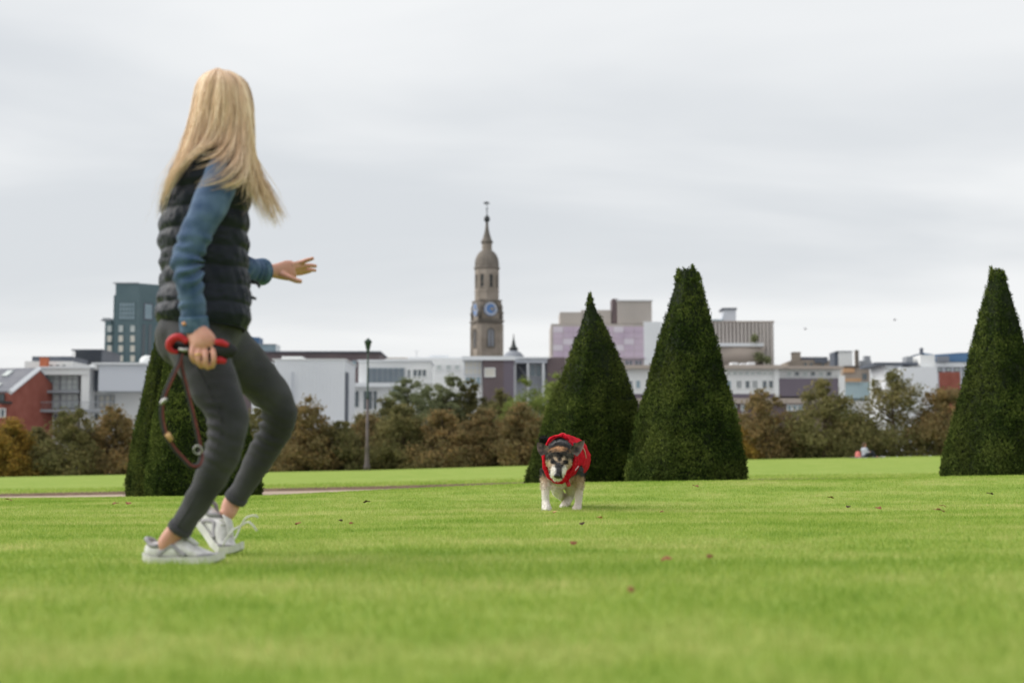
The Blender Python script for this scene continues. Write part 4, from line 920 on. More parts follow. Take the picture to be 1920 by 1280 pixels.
# ---- shirt sleeves
RARM = [(416, 314, -.08, .038), (416, 323, -.150, .050), (404, 362, -.200, .056), (381, 410, -.235, .051), (361, 455, -.25, .048), (349, 492, -.255, .047), (355, 530, -.255, .042), (361, 565, -.25, .039), (363, 596, -.24, .039)]
LARM = [(428, 300, .22, .052), (430, 330, .26, .062), (432, 400, .30, .056), (436, 470, .34, .050), (452, 500, .37, .046), (474, 508, .41, .043), (486, 509, .44, .043)]
def sleeve(Lst, K, name, seed, cuff):
    p, r = LP(Lst); mb = MB()
    mb.tube(p, r, 40, 14, ref=(0, 1, 0)); elbow = W(*K)
    V, F = mb.V, mb.F; m_ = len(V) // 40; out_ = []
    for idx, q in enumerate(V):
        j = idx // 40; i = idx % 40; t = j / (m_ - 1); an = 2 * math.pi * i / 40
        c = sum((V[j * 40 + k] for k in (0, 10, 20, 30)), Vector()) / 4; nr = (q - c).normalized() if (q - c).length > 1e-6 else Vector()
        f = math.exp(-((q - elbow).length / .10) ** 2)
        d = .012 * f * math.sin(t * 95 + 2.6 * math.sin(an + seed) + 4.5 * mnoise.noise(q * 13)) * max(.1, .5 + .9 * mnoise.noise(q * 15)) + .0065 * mnoise.noise(Vector((q.x * 9, q.y * 9, q.z * 20 + seed))) * (1 - .5 * f)
        d += .006 * max(0, mnoise.noise(q * 9)) * math.sin(t * 70 + 4 * mnoise.noise(q * 10 + Vector((seed, 0, 0))) + an * 2) * (t > .5)
        out_.append(q + nr * d)
    sl = mobj(name, out_, F, m_denim, woman, True)
    tag(sl, 'faded blue denim shirt sleeve')
    d = (p[-1] - p[-2]).normalized(); mb = MB(); e0 = p[-1]
    mb.tube([e0 - d * .006, e0, e0 + d * cuff * .5, e0 + d * cuff, e0 + d * (cuff + .002)], [r[-1] + .001, r[-1] + .0045, r[-1] + .0055, r[-1] + .006, r[-1] + .001], 32, 3, ref=(0, 1, 0)); cf = mb.build('cuff', m_cuff, sl, True)
    return sl, cf, e0 + d * cuff, d
rs, rc, rw, rdv = sleeve(RARM, (352, 494, -.255), 'sleeve', 1.0, .042)
mb = MB(); q = W(345, 607, -.29); mb.ball(q, (.0065, .004, .0065), 12, 8); mb.build('button', m_copper, rc, True)
ls, lc, lw, ldv = sleeve(LARM, (438, 485, .34), 'sleeve', 4.0, .020)

# ---- body: one continuous skin surface under the clothes
mb = MB()
for Lg, sh in ((NEAR_LEG, .014), (FAR_LEG, .014), (RARM, .012), (LARM, .012)):
    p, r = skinpart(Lg, sh); mb.tube(p, r, 16, 4, ref=(0, 1, 0))
mb.tube([W(s_[1], s_[0], .03) for s_ in SEC[1:-1]], [(max(s_[3] - .035, .03), max(s_[2] - .035, .03)) for s_ in SEC[1:-1]], 20, 2, ref=tuple(FD))
mb.ball(hipc, (.105, .135, .105), 18, 12, Matrix.Rotation(R(22), 3, 'Z'))
# neck
HC = W(414, 198, .03)
mb.tube([W(410, 290, .03), W(411, 262, .03), W(414, 225, .03)], [.062, .055, .058], 18, 4)
# head: looks away towards the dog
hf = Vector((.52, .85, -.12)).normalized(); hr = hf.cross(Vector((0, 0, 1))).normalized(); hu = hr.cross(hf)
def HD(r_, f_, u_): return HC + hr * r_ + hf * f_ + hu * u_
V = []; F = []; na, nb = 40, 30
for j in range(nb + 1):
    th = math.pi * j / nb
    for i in range(na):
        ph = 2 * math.pi * i / na; x_, y_, z_ = math.sin(th) * math.cos(ph), math.sin(th) * math.sin(ph), math.cos(th)   # x right, y forward, z up
        rx_, ry_, rz_ = .074, .092, .112
        X_, Y_, Z_ = x_ * rx_, y_ * ry_, z_ * rz_
        if Z_ < 0:                        # jaw narrows to the chin
            k_ = 1 - .42 * (-Z_ / rz_) ** 1.6; X_ *= k_; Y_ = Y_ * (1 - .15 * (-Z_ / rz_)) + .018 * (-Z_ / rz_) * (y_ > 0)
        if y_ > 0:
            g = lambda ax_, az_, sx_, sz_: math.exp(-((X_ - ax_) / sx_) ** 2 - ((Z_ - az_) / sz_) ** 2)
            Y_ += .024 * g(0, -.026, .011, .018) + .010 * g(0, -.004, .009, .020)                    # nose
            Y_ -= .010 * (g(.031, .004, .017, .012) + g(-.031, .004, .017, .012))                     # eye sockets
            Y_ += .006 * (g(0, -.058, .022, .006) + g(0, -.068, .018, .006)) + .006 * g(0, -.098, .02, .014) + .004 * g(0, .024, .05, .010)
        V.append(HD(X_, Y_, Z_))
for j in range(nb):
    for i in range(na): F.append((j * na + i, (j + 1) * na + i, (j + 1) * na + (i + 1) % na, j * na + (i + 1) % na))
mb.add(V, F)
for sg in (-1, 1): mb.ball(HD(sg * .075, -.005, -.008), (.009, .018, .030), 12, 10, Matrix.Rotation(R(0), 3, 'Z'))
# right hand, closed round the leash grip
wr = rw; kb = W(379, 643, -.275)
mb.tube([W(363, 596, -.24), W(365, 615, -.245), W(372, 628, -.255), W(380, 641, -.268), W(383, 650, -.266)], [(.026, .022), (.029, .022), (.037, .024), (.042, .022), (.040, .017)], 20, 4, ref=(0, 1, 0))
FING = [((362, 646), (359, 661), (361, 673), (367, 678)), ((374, 649), (371, 667), (373, 681), (379, 686)), ((386, 650), (385, 669), (386, 684), (391, 688)), ((398, 648), (401, 667), (400, 681), (398, 686))]
for k, (a_, b_, c_, d_) in enumerate(FING):
    r0 = (.0074, .0082, .0085, .0081)[k]
    mb.tube([W(*a_, -.262), W(*b_, -.292), W(*c_, -.286), W(d_[0], d_[1] + 1, -.262), W(d_[0] + 1, d_[1] - 8, -.243)], [r0 * 1.12, r0 * 1.08, r0, r0 * .92, r0 * .8], 12, 4, ref=(1, 0, 0))
mb.tube([W(384, 630, -.24), W(400, 640, -.225), W(410, 655, -.225), W(408, 668, -.235)], [.014, .012, .011, .009], 12, 4)
# left hand, open, reaching out
w0 = W(486, 509, .44)
mb.tube([W(478, 508, .42), W(496, 508, .45), W(510, 508, .47), (W(524, 508, .485)), W(540, 507, .50), W(552, 505, .51)], [(.028, .026), (.0255, .024), (.0245, .021), (.031, .020), (.038, .016), (.034, .012)], 20, 4, ref=(0, 1, 0))
FL = [((546, 497), (561, 493), (575, 488), (588, 484), .52, .50), ((551, 501), (568, 499), (581, 498), (594, 499), .53, .55), ((551, 507), (567, 506), (580, 506), (592, 507), .545, .59), ((547, 512), (560, 513), (572, 511), (583, 509), .55, .60)]
for k, (a_, b_, c_, d_, d0, d1) in enumerate(FL):
    r0 = (.0088, .0090, .0086, .0076)[k]
    mb.tube([W(*a_, d0 - .02), W(*b_, d0), W(*c_, (d0 + d1) / 2), W(*d_, d1)], [r0 * 1.15, r0 * 1.05, r0 * .95, r0 * .72], 12, 4, ref=(0, 1, 0))
mb.tube([W(529, 515, .475), W(544, 521, .46), W(556, 526, .455), W(566, 528, .45)], [.015, .0115, .0100, .0075], 12, 4, ref=(0, 1, 0))
# feet and ankles inside the shoes
mb.tube([W(343, 980, -.02), W(322, 1004, -.01), W(312, 1022, -.005), W(318, 1034, -.005)], [.029, .030, .029, .022], 16, 4, ref=(0, 1, 0)); mb.tube([W(312, 1036, -.005), W(340, 1040, -.005), W(370, 1045, -.005)], [.018, .015, .008], 14, 4, ref=(0, 1, 0))
mb.tube([W(444, 928, .42), W(434, 944, .42), W(427, 960, .41), W(418, 968, .40)], [.030, .032, .029, .022], 16, 4, ref=(0, 1, 0)); mb.tube([W(408, 972, .42), W(416, 988, .40), W(423, 1000, .385)], [.018, .015, .008], 14, 4, ref=(0, 1, 0))
me = remesh(mb.V, mb.F, .0033, 2); body = link('body', me, m_skin, woman)
m_eye = mat('eye_white', (.8, .8, .8), .2); m_iris = mat('iris', (.08, .13, .18), .2); m_lip = mat('lips', (.42, .14, .13), .4); m_brow = mat('brow', (.25, .15, .08), .8)
for sg in (-1, 1):
    mb = MB(); mb.ball(HD(sg * .031, .068, .004), .0125, 14, 10); ey = mb.build('eye', m_eye, body, True)
    mb = MB(); mb.ball(HD(sg * .031, .0785, .004), .0055, 10, 8); mb.build('iris', m_iris, ey, True)
    mb = MB(); mb.tube([HD(sg * .014, .088, .024), HD(sg * .031, .084, .029), HD(sg * .048, .070, .024)], [.003, .0035, .002], 8, 3); mb.build('eyebrow', m_brow, body, True)
mb = MB(); mb.tube([HD(-.022, .084, -.063), HD(0, .100, -.060), HD(.022, .084, -.063)], [.003, .0065, .003], 10, 4); mb.build('lips', m_lip, body, True)
# ring and wristwatch strap
def ringmesh(c, d, r, rt, m, name, par):
    d = Vector(d).normalized(); a_ = d.orthogonal().normalized(); b_ = d.cross(a_); mb = MB()
    mb.tube([Vector(c) + a_ * math.cos(t_) * r + b_ * math.sin(t_) * r for t_ in [2 * math.pi * i / 20 for i in range(21)]], [rt] * 21, 8, 1, ref=d); return mb.build(name, m, par, True)
ringmesh(W(371.5, 664, -.290), W(373, 681, -.286) - W(371, 660, -.29), .0108, .0022, m_gold, 'ring', body)
ringmesh(W(500, 508, .455), W(510, 508, .47) - W(490, 508, .44), .0262, .0035, m_dark, 'bracelet', body)

# ---- shoes
def shoe(heel, toe, roll_up, name, label, ln=.258, bend=None):
    """heel, toe: ground points under the shoe; built along local x"""
    fx = (toe - heel).normalized(); up_ = Vector(roll_up); sy_ = up_.cross(fx).normalized(); uz = fx.cross(sy_).normalized()
    if bend:
        ball, f2 = bend; f2 = Vector(f2).normalized(); fx = (ball - heel).normalized(); xb = (ball - heel).length
        s1_ = up_.cross(fx).normalized(); u1_ = fx.cross(s1_).normalized(); s2_ = Vector((0, 0, 1)).cross(f2).normalized(); u2_ = f2.cross(s2_).normalized()
        def S(x, y, z):
            k_ = min(max((x - xb + .035) / .07, 0), 1); k_ = k_ * k_ * (3 - 2 * k_); sd_ = s1_.lerp(s2_, k_).normalized(); uu_ = u1_.lerp(u2_, k_).normalized()
            base_ = heel + fx * min(x, xb) + f2 * max(0, x - xb); return base_ + sd_ * y + uu_ * z
        uz = u1_
    else:
        def S(x, y, z): return heel + fx * x + sy_ * y + uz * z
    heel = heel - Vector((0, 0, .007)); toe = toe - Vector((0, 0, .007))
    st = [  # x, half width, top height, sole rise
        (.000, .018, .060, .012), (.008, .028, .068, .006), (.03, .036, .074, .002), (.06, .038, .068, 0), (.085, .038, .074, 0), (.11, .038, .088, 0), (.135, .040, .080, 0), (.165, .044, .062, 0), (.20, .046, .042, 0), (.23, .040, .034, .003), (.25, .026, .027, .009), (.259, .010, .020, .014)]
    K = ln / .259; n_ = 24; V = []; F = []
    for x, hw_, tp_, rs_ in st:
        for i in range(n_):
            a_ = 2 * math.pi * i / n_; c_, s_ = math.cos(a_), math.sin(a_)
            y_ = hw_ * math.copysign(abs(c_) ** .7, c_); zb_ = .018 + rs_
            z_ = zb_ + (tp_ - zb_) * (.5 + .5 * math.copysign(abs(s_) ** .8, s_)); narrow = 1 - .50 * max(0, s_) * (.12 if x > .19 else .75)
            V.append(S(x * K, y_ * narrow, z_))
    m_ = len(st)
    for j in range(m_ - 1):
        for i in range(n_): F.append((j * n_ + i, j * n_ + (i + 1) % n_, (j + 1) * n_ + (i + 1) % n_, (j + 1) * n_ + i))
    F += [tuple(range(n_))[::-1], tuple(range((m_ - 1) * n_, m_ * n_))]
    sh = mobj(name, V, F, m_shoe, woman, True); tag(sh, label)
    sb = sh.modifiers.new('s', 'SUBSURF'); sb.levels = 1; sb.render_levels = 1
    V = []; F = []; n2 = 4
    for x, hw_, tp_, rs_ in [(-.004, .016, 0, .014)] + st + [(.264, .008, 0, .018)]:
        w_ = hw_ + .004; V += [S(x * K, -w_, rs_), S(x * K, w_, rs_), S(x * K, w_ + .001, rs_ + .024), S(x * K, -w_ - .001, rs_ + .024)]
    m_ = len(V) // 4
    for j in range(m_ - 1):
        for i in range(4): F.append((j * 4 + i, (j + 1) * 4 + i, (j + 1) * 4 + (i + 1) % 4, j * 4 + (i + 1) % 4))
    F += [(0, 1, 2, 3), tuple(range(4 * m_ - 4, 4 * m_))[::-1]]
    so = mobj('sole', V, F, m_sole, sh, False)
    # grey collar lining, heel tab, side panels
    mb = MB(); cp = [S(K * (.045 + .042 * math.cos(t_)), .031 * math.sin(t_), .070 + .012 * math.cos(t_ ) ** 2 - (.010 if abs(math.cos(t_)) < .6 else 0)) for t_ in [2 * math.pi * i / 16 for i in range(17)]]
    mb.tube(cp, [.0075] * 17, 8, 2); mb.build('collar', m_shoeg, sh, True)
    for sg in (-1, 1):
        mb = MB(); mb.tube([S(.055 * K, sg * .0365, .030), S(.085 * K, sg * .036, .052), S(.105 * K, sg * .0345, .058), S(.128 * K, sg * .039, .040), S(.15 * K, sg * .043, .028)], [(.004, .008)] * 5, 8, 3, ref=uz); mb.build('side_panel', m_shoeg, sh, True)
    mb = MB(); mb.tube([S(.190 * K, -.047, .026), S(.235 * K, -.034, .028), S(.258 * K, 0, .024), S(.235 * K, .034, .028), S(.190 * K, .047, .026)], [(.003, .007)] * 5, 8, 3, ref=uz); mb.build('toe_guard', m_shoeg, sh, True)
    mb = MB(); mb.tube([S(.100 * K, 0, .096), S(.14 * K, 0, .084), S(.175 * K, 0, .062)], [(.019, .006), (.017, .006), (.014, .005)], 12, 3, ref=uz); mb.build('tongue', m_shoe, sh, True)
    mb = MB()
    for k in range(5):
        x = .112 + k * .016; z = .096 - k * .0075 - (k * .0012) * k
        mb.tube([S(x * K, -.028, z - .016), S((x + .004) * K, 0, z), S((x + .008) * K, .028, z - .016)], [.0032] * 3, 6, 3)
    mb.build('laces', m_sole, sh, True)
    return sh, S
sh1, S1 = shoe(W(273.5, 1053, .02), W(420.5, 1052, -.02), (0, 0, 1), 'shoe', 'white running shoe flat on the grass')
sh2, S2 = shoe(W(371, 968, .47), W(464, 1037, .33), (.62, -.30, .62), 'shoe', 'white running shoe with lifted heel and loose laces', .258, (W(420, 1034, .37), (1, -.25, .02)))
mb = MB(); b0 = S2(.12, 0, .092)
for pts in ([(452, 985, .33), (462, 970, .30), (478, 966, .29), (484, 970, .29)], [(452, 985, .33), (465, 978, .30), (474, 984, .29), (482, 995, .29)], [(450, 986, .33), (436, 994, .29), (424, 1010, .28), (418, 1022, .28)], [(450, 986, .33), (446, 998, .30), (440, 1010, .29)]):
    mb.tube([W(*q) for q in pts], [.0035] * len(pts), 6, 4)
mb.build('loose_laces', m_sole, sh2, True)

# ---- hair: locks and fine strands following guide curves
m_hair = bpy.data.materials.new('blond_hair'); m_hair.use_nodes = True; t = m_hair.node_tree; b = t.nodes['Principled BSDF']
a = t.nodes.new('ShaderNodeAttribute'); a.attribute_name = 'var'; r = t.nodes.new('ShaderNodeValToRGB'); e_ = r.color_ramp.elements
e_[0].color = (.20, .12, .075, 1); e_[1].color = (.98, .80, .60, 1); k = e_.new(.5); k.color = (.74, .515, .34, 1)
t.links.new(a.outputs['Fac'], r.inputs[0]); t.links.new(r.outputs[0], b.inputs['Base Color']); b.inputs['Roughness'].default_value = .42; b.inputs['Specular IOR Level'].default_value = .35
GU = [
 [(410, 132, .06), (400, 142, .13), (390, 172, .165), (386, 215, .17), (380, 262, .17), (370, 302, .17), (358, 338, .16), (350, 362, .15)],
 [(404, 130, .10), (384, 138, .13), (368, 160, .12), (360, 200, .10), (352, 245, .08), (340, 290, .05), (326, 330, .03), (318, 360, .02)],
 [(402, 129, .02), (379, 138, .03), (365, 163, .01), (357, 205, -.02), (345, 250, -.05), (333, 292, -.07), (316, 332, -.08), (304, 370, -.07), (295, 412, -.05)],
 [(404, 128, -.01), (387, 139, -.05), (374, 168, -.07), (366, 210, -.09), (354, 255, -.11), (342, 294, -.13), (324, 330, -.15), (310, 362, -.13), (301, 392, -.10)],
 [(407, 127, -.02), (396, 142, -.08), (386, 178, -.10), (378, 218, -.11), (368, 255, -.13), (356, 285, -.16), (336, 312, -.18), (318, 330, -.17)],
 [(410, 127, -.03), (405, 145, -.09), (398, 185, -.11), (391, 225, -.12), (384, 258, -.14), (373, 278, -.18), (352, 300, -.20), (330, 318, -.19)],
 [(412, 127, -.03), (414, 147, -.095), (414, 188, -.115), (408, 230, -.12), (396, 262, -.14), (384, 272, -.17), (366, 285, -.20), (345, 300, -.20)],
 [(415, 128, -.03), (425, 149, -.09), (430, 190, -.11), (428, 232, -.12), (418, 262, -.14), (402, 273, -.18), (388, 272, -.19), (374, 265, -.18)],
 [(418, 129, -.025), (436, 151, -.08), (445, 195, -.10), (443, 240, -.12), (430, 282, -.17), (408, 308, -.24), (386, 324, -.27), (366, 333, -.28)],
 [(421, 130, -.02), (444, 151, -.06), (456, 195, -.09), (458, 240, -.11), (455, 285, -.16), (442, 318, -.24), (416, 340, -.28), (374, 351, -.29)],
 [(424, 131, -.015), (451, 151, -.04), (464, 195, -.07), (467, 240, -.09), (466, 285, -.11), (460, 320, -.16), (444, 342, -.22), (420, 350, -.25)],
 [(426, 131, -.01), (454, 151, -.02), (468, 195, -.05), (470, 240, -.07), (469, 285, -.08), (466, 328, -.09), (476, 370, -.09), (500, 412, -.08)],
 [(428, 132, 0), (458, 152, 0), (471, 190, -.02), (473, 236, -.03), (474, 280, -.04), (480, 322, -.05), (500, 366, -.05), (520, 414, -.05)],
 [(428, 133, .02), (461, 153, .03), (473, 190, .02), (475, 236, .01), (477, 280, 0), (487, 322, 0), (509, 362, 0), (532, 402, 0)],
 [(426, 134, .06), (458, 152, .09), (470, 190, .10), (472, 236, .10), (470, 280, .10), (472, 320, .10), (482, 352, .08), (496, 380, .06)]]
GU = [[(418 + (u - 418) * (.93 if v < 265 else .93 + .07 * min(1, (v - 265) / 60)), v + (3 if v < 140 else 0), d_) for u, v, d_ in g_] for g_ in GU]
GU = [g_ + [tuple(np.array(g_[-1]) + .25 * (np.array(g_[-1]) - np.array(g_[-2])))] for g_ in GU]
GC = [catmull([np.array(W(*q)) for q in g_], 6) for g_ in GU]
def resample(c, m_): 
    c = np.array(c); i = np.linspace(0, len(c) - 1, m_); lo = np.floor(i).astype(int); hi = np.minimum(lo + 1, len(c) - 1); f = (i - lo)[:, None]; return c[lo] * (1 - f) + c[hi] * f
MS = 22; GC = np.array([resample(c, MS) for c in GC])
rg = np.random.default_rng(77); VS = []; QS = []; vs = []; off = 0
def strand(pts, r0, aspect, var, ns=6):
    global off
    d = np.gradient(pts, axis=0); d /= np.linalg.norm(d, axis=1, keepdims=True) + 1e-9
    view = np.array([0.0, 1.0, 0.0]); s1 = np.cross(d, view); s1 /= np.linalg.norm(s1, axis=1, keepdims=True) + 1e-9; s2 = np.cross(s1, d)
    t_ = np.linspace(0, 1, len(pts)); rr = r0 * np.clip(np.minimum(.55 + t_ * 2.5, (1 - t_) * 2.6 + .05), 0, 1)
    an = np.arange(ns) * 2 * np.pi / ns
    ring = pts[:, None] + rr[:, None, None] * (np.cos(an)[None, :, None] * s1[:, None] + aspect * np.sin(an)[None, :, None] * s2[:, None])
    V = ring.reshape(-1, 3); i = np.arange(len(pts) - 1)[:, None] * ns + np.arange(ns)[None]; j = np.arange(len(pts) - 1)[:, None] * ns + (np.arange(ns)[None] + 1) % ns
    Q = np.stack([i, j, j + ns, i + ns], -1).reshape(-1, 4); VS.append(V); QS.append(Q + off); vs.append(np.full(len(V), var)); off += len(V)
def make(nst, r0, asp, jit, depth, vm, vsd, cut=(.75, 1.0), fly=0.0):
    for _ in range(nst):
        g = rg.random() * (len(GC) - 1.001); k = int(g); f = g - k
        if k in (10,) and rg.random() < .8: f = round(f)
        c = GC[k] * (1 - f) + GC[k + 1] * f; end = rg.uniform(*cut)
        if 3.8 < g < 9.7 and rg.random() < .86: end = rg.uniform(.52, .66)
        elif g <= 3.8 and rg.random() < .55: end *= .82
        c = resample(c[:max(6, int(len(c) * end))], MS)
        t_ = np.linspace(0, 1, MS)[:, None]
        w1 = np.array([mnoise.noise_vector(Vector((x_ * 2.2, g * 1.7, 40 + _ * .37))) for x_ in np.linspace(0, 1, MS)]) * jit * (.25 + t_)
        c = c + w1 + np.array([0, rg.uniform(*depth), 0]) * (.4 + .6 * t_) + rg.normal(0, fly, 3) * t_ ** 2
        strand(c, r0 * rg.uniform(.6, 1.3), asp, np.clip(rg.normal(vm, vsd * .6) + .52 * mnoise.noise(Vector((g * 4.5, 3.3, 0))) + .42 * mnoise.noise(Vector((g * 12, 8.1, 0))), 0, 1))
make(150, .0070, .5, .006, (.008, .04), .32, .12, (.5, .68))
make(230, .0036, .5, .010, (-.008, .024), .52, .26, (.62, .95))
make(1650, .0013, 1.0, .013, (-.014, .018), .66, .28, (.70, 1.0), .006)
make(150, .0009, 1.0, .03, (-.02, .02), .7, .2, (.8, 1.0), .028)
hair = link('hair', npmesh('hair', np.concatenate(VS), np.concatenate(QS), np.concatenate(vs), True), m_hair, woman); tag(hair, 'long loose straight blond hair blown forward')
# scalp cap so no skin shows through the crown
V = []; F = []; na, nb = 32, 16
for j in range(nb + 1):
    for i in range(na):
        ph = 2 * math.pi * i / na; fr_ = math.sin(ph); lim = R(62) if fr_ > .35 else R(112) if fr_ < -.2 else R(62) + (R(112) - R(62)) * (.35 - fr_) / .55
        th = lim * j / nb; V.append(HD(math.sin(th) * math.cos(ph) * .079, math.sin(th) * math.sin(ph) * (.094 if fr_ > 0 else .100) - (0 if fr_ > 0 else .002), math.cos(th) * .1165))
for j in range(nb):
    for i in range(na): F.append((j * na + i, (j + 1) * na + i, (j + 1) * na + (i + 1) % na, j * na + (i + 1) % na))
cap = mobj('scalp_hair', V, F, None, hair, True); at_ = cap.data.attributes.new('var', 'FLOAT', 'POINT'); at_.data.foreach_set('value', [.3 + .2 * mnoise.noise(Vector((v_[0] * 60, v_[1] * 60, v_[2] * 12))) for v_ in V]); cap.data.materials.append(m_hair)

# ------------------------------------------------------------------ dog leash in her hand
leash = empty('dog_leash', W(380, 660, -.24), 'black and red dog leash with padded grip hanging in a loop from her hand', 'leash')
mb = MB(); mb.tube([W(326, 646, -.235), W(345, 654, -.245), W(380, 659, -.262), W(410, 657, -.262), W(430, 658, -.258), W(441, 664, -.255)], [(.012, .012), (.019, .013), (.021, .015), (.028, .019), (.025, .018), (.014, .011)], 16, 5, ref=(0, 1, 0)); mb.build('grip', m_dark, leash, True)
mb = MB(); mb.tube([W(352, 641, -.262), W(336, 632, -.262), W(322, 637, -.262), W(317, 649, -.258), W(323, 658, -.255), W(334, 660, -.255)], [(.010, .012), (.012, .015), (.013, .016), (.011, .014), (.008, .011), (.006, .008)], 12, 5, ref=(0, 1, 0)); mb.build('hand_loop', m_red, leash, True)
for a_, b_ in (((404, 641, -.278), (428, 648, -.272)), ((402, 676, -.272), (424, 678, -.268))):
    mb = MB(); A_, B2 = W(*a_), W(*b_); mb.tube([A_, (A_ + B2) / 2 + Vector((0, -.002, .003)), B2], [.009, .011, .007], 10, 3); mb.build('red_trim', m_red, leash, True)
mb = MB(); A_ = W(352, 655, -.28); mb.tube([W(336, 654, -.275), W(345, 656, -.28), W(353, 655, -.278)], [.005, .006, .005], 8, 3); mb.build('swivel', m_silver, leash, True)
def ribbon(pts, w_, th_, m, name, offx=0.0, par=leash):
    c = catmull([np.array(W(*q)) for q in pts], 8); mb = MB()
    r_ = []; 
    mb.tube(c, [(w_, th_)] * len(c), 8, 1, ref=(.35, 1, .1)); return mb.build(name, m, par, True)
L1 = [(340, 662, -.262), (334, 682, -.265), (322, 708, -.265), (309, 738, -.26), (303, 762, -.255), (304, 788, -.25), (311, 815, -.25), (326, 840, -.25), (344, 860, -.255), (358, 873, -.26), (371, 872, -.262), (377, 858, -.258), (374, 842, -.252)]
L2 = [(338, 664, -.245), (340, 690, -.245), (350, 730, -.245), (361, 775, -.245), (370, 815, -.245), (375, 840, -.246), (377, 852, -.25)]
ribbon(L1, .0085, .0022, m_dark, 'strap'); ribbon([(u + 3.2, v, d - .003) for u, v, d in L1], .0036, .002, m_redstrap, 'stripe')
ribbon(L2, .0075, .0022, m_dark, 'strap'); ribbon([(u + 2.6, v, d - .003) for u, v, d in L2], .004, .002, m_redstrap, 'stripe')
mb = MB(); mb.tube([W(302, 757, -.262), W(306, 752, -.264), W(313, 747, -.264)], [.006, .007, .006], 10, 3); mb.build('slider', m_silver, leash, True)
mb = MB(); mb.tube([W(313, 812, -.26), W(322, 826, -.26)], [(.010, .004), (.009, .004)], 8, 1, ref=(.35, 1, .1)); mb.build('leather_patch', m_lf[2], leash, True)
ringmesh(W(371, 843, -.26), (.1, 1, .2), .013, .0025, m_silver, 'ring', leash)
# ------------------------------------------------------------------ the dog
YD = 9.62
def Dg(X, Yc, d=0.0):
    """point from the enlarged crop of the dog"""
    return P(940 + X / 6.4, 780 + Yc / 6.4, YD + d)
gd = P(1050, 958, YD); zg = G(gd.x, YD)
dog = empty('dog', (gd.x, YD, zg), 'black tan and white dog in red harness coat trotting across the lawn', 'dog')
mb = MB()
# trunk: chest to rump, rump further right
mb.tube([Dg(700, 560, .02), Dg(715, 560, .14), Dg(760, 545, .32), Dg(815, 530, .52), Dg(850, 530, .68), Dg(868, 545, .80)], [(.085, .12), (.118, .155), (.125, .155), (.112, .135), (.105, .135), (.06, .08)], 24, 6)
# neck
mb.tube([Dg(735, 470, .22), Dg(715, 440, .05), Dg(695, 455, -.10)], [(.105, .11), (.09, .10), (.085, .085)], 20, 5, ref=(0, 1, 0))
# skull, cheeks, muzzle
HX = Dg(692, 488, -.20)
mb.ball(HX, (.083, .085, .068), 22, 16); mb.ball(Dg(692, 545, -.22), (.086, .065, .055), 20, 14)
mb.tube([Dg(686, 560, -.24), Dg(676, 630, -.33), Dg(668, 690, -.40), Dg(666, 725, -.425)], [(.066, .055), (.053, .046), (.043, .037), (.026, .024)], 20, 5, ref=(0, 0, 1))
mb.tube([Dg(682, 640, -.28), Dg(672, 720, -.36), Dg(668, 752, -.39)], [(.042, .03), (.034, .025), (.020, .016)], 16, 4)
# front legs
def leg(pts, rr): mb.tube([Dg(*q) for q in pts], rr, 16, 5, ref=(0, 1, 0))
leg([(570, 640, .10), (548, 730, .10), (534, 830, .06), (530, 930, .03), (532, 1020, .02), (538, 1075, .0), (543, 1110, -.025), (546, 1126, -.055)], [.055, .043, .031, .027, .0255, .029, .032, .022])
leg([(880, 620, .14), (915, 740, .16), (932, 850, .17), (930, 950, .16), (922, 1040, .15), (912, 1090, .13), (905, 1112, .10), (902, 1124, .07)], [.052, .040, .030, .026, .0245, .028, .030, .021])
# hind legs: one forward under the belly, one trailing lifted
leg([(875, 640, .62), (850, 760, .58), (838, 860, .64), (830, 945, .70), (790, 1020, .66), (758, 1078, .60), (742, 1112, .55), (735, 1128, .52)], [.085, .070, .045, .032, .028, .029, .034, .022])
leg([(740, 640, .66), (690, 760, .62), (668, 830, .56), (676, 905, .62), (722, 955, .74), (748, 985, .80), (752, 1002, .78)], [.085, .072, .050, .038, .028, .026, .018])
# toes
for bx_, by_, d_ in ((546, 1124, -.05), (903, 1122, .075), (737, 1124, .525)):
    for k in (-1.5, -.5, .5, 1.5): mb.ball(Dg(bx_ + k * 15.5, by_ + 3 - abs(k) * 2, d_ - .012 + abs(k) * .009), (.0105, .018, .0135), 10, 8)
# tail, raised behind
mb.tube([Dg(850, 470, .80), Dg(800, 380, .92), Dg(680, 300, .98), Dg(570, 310, .96), Dg(510, 290, .92), Dg(482, 262, .88)], [.030, .030, .032, .034, .032, .010], 12, 5)
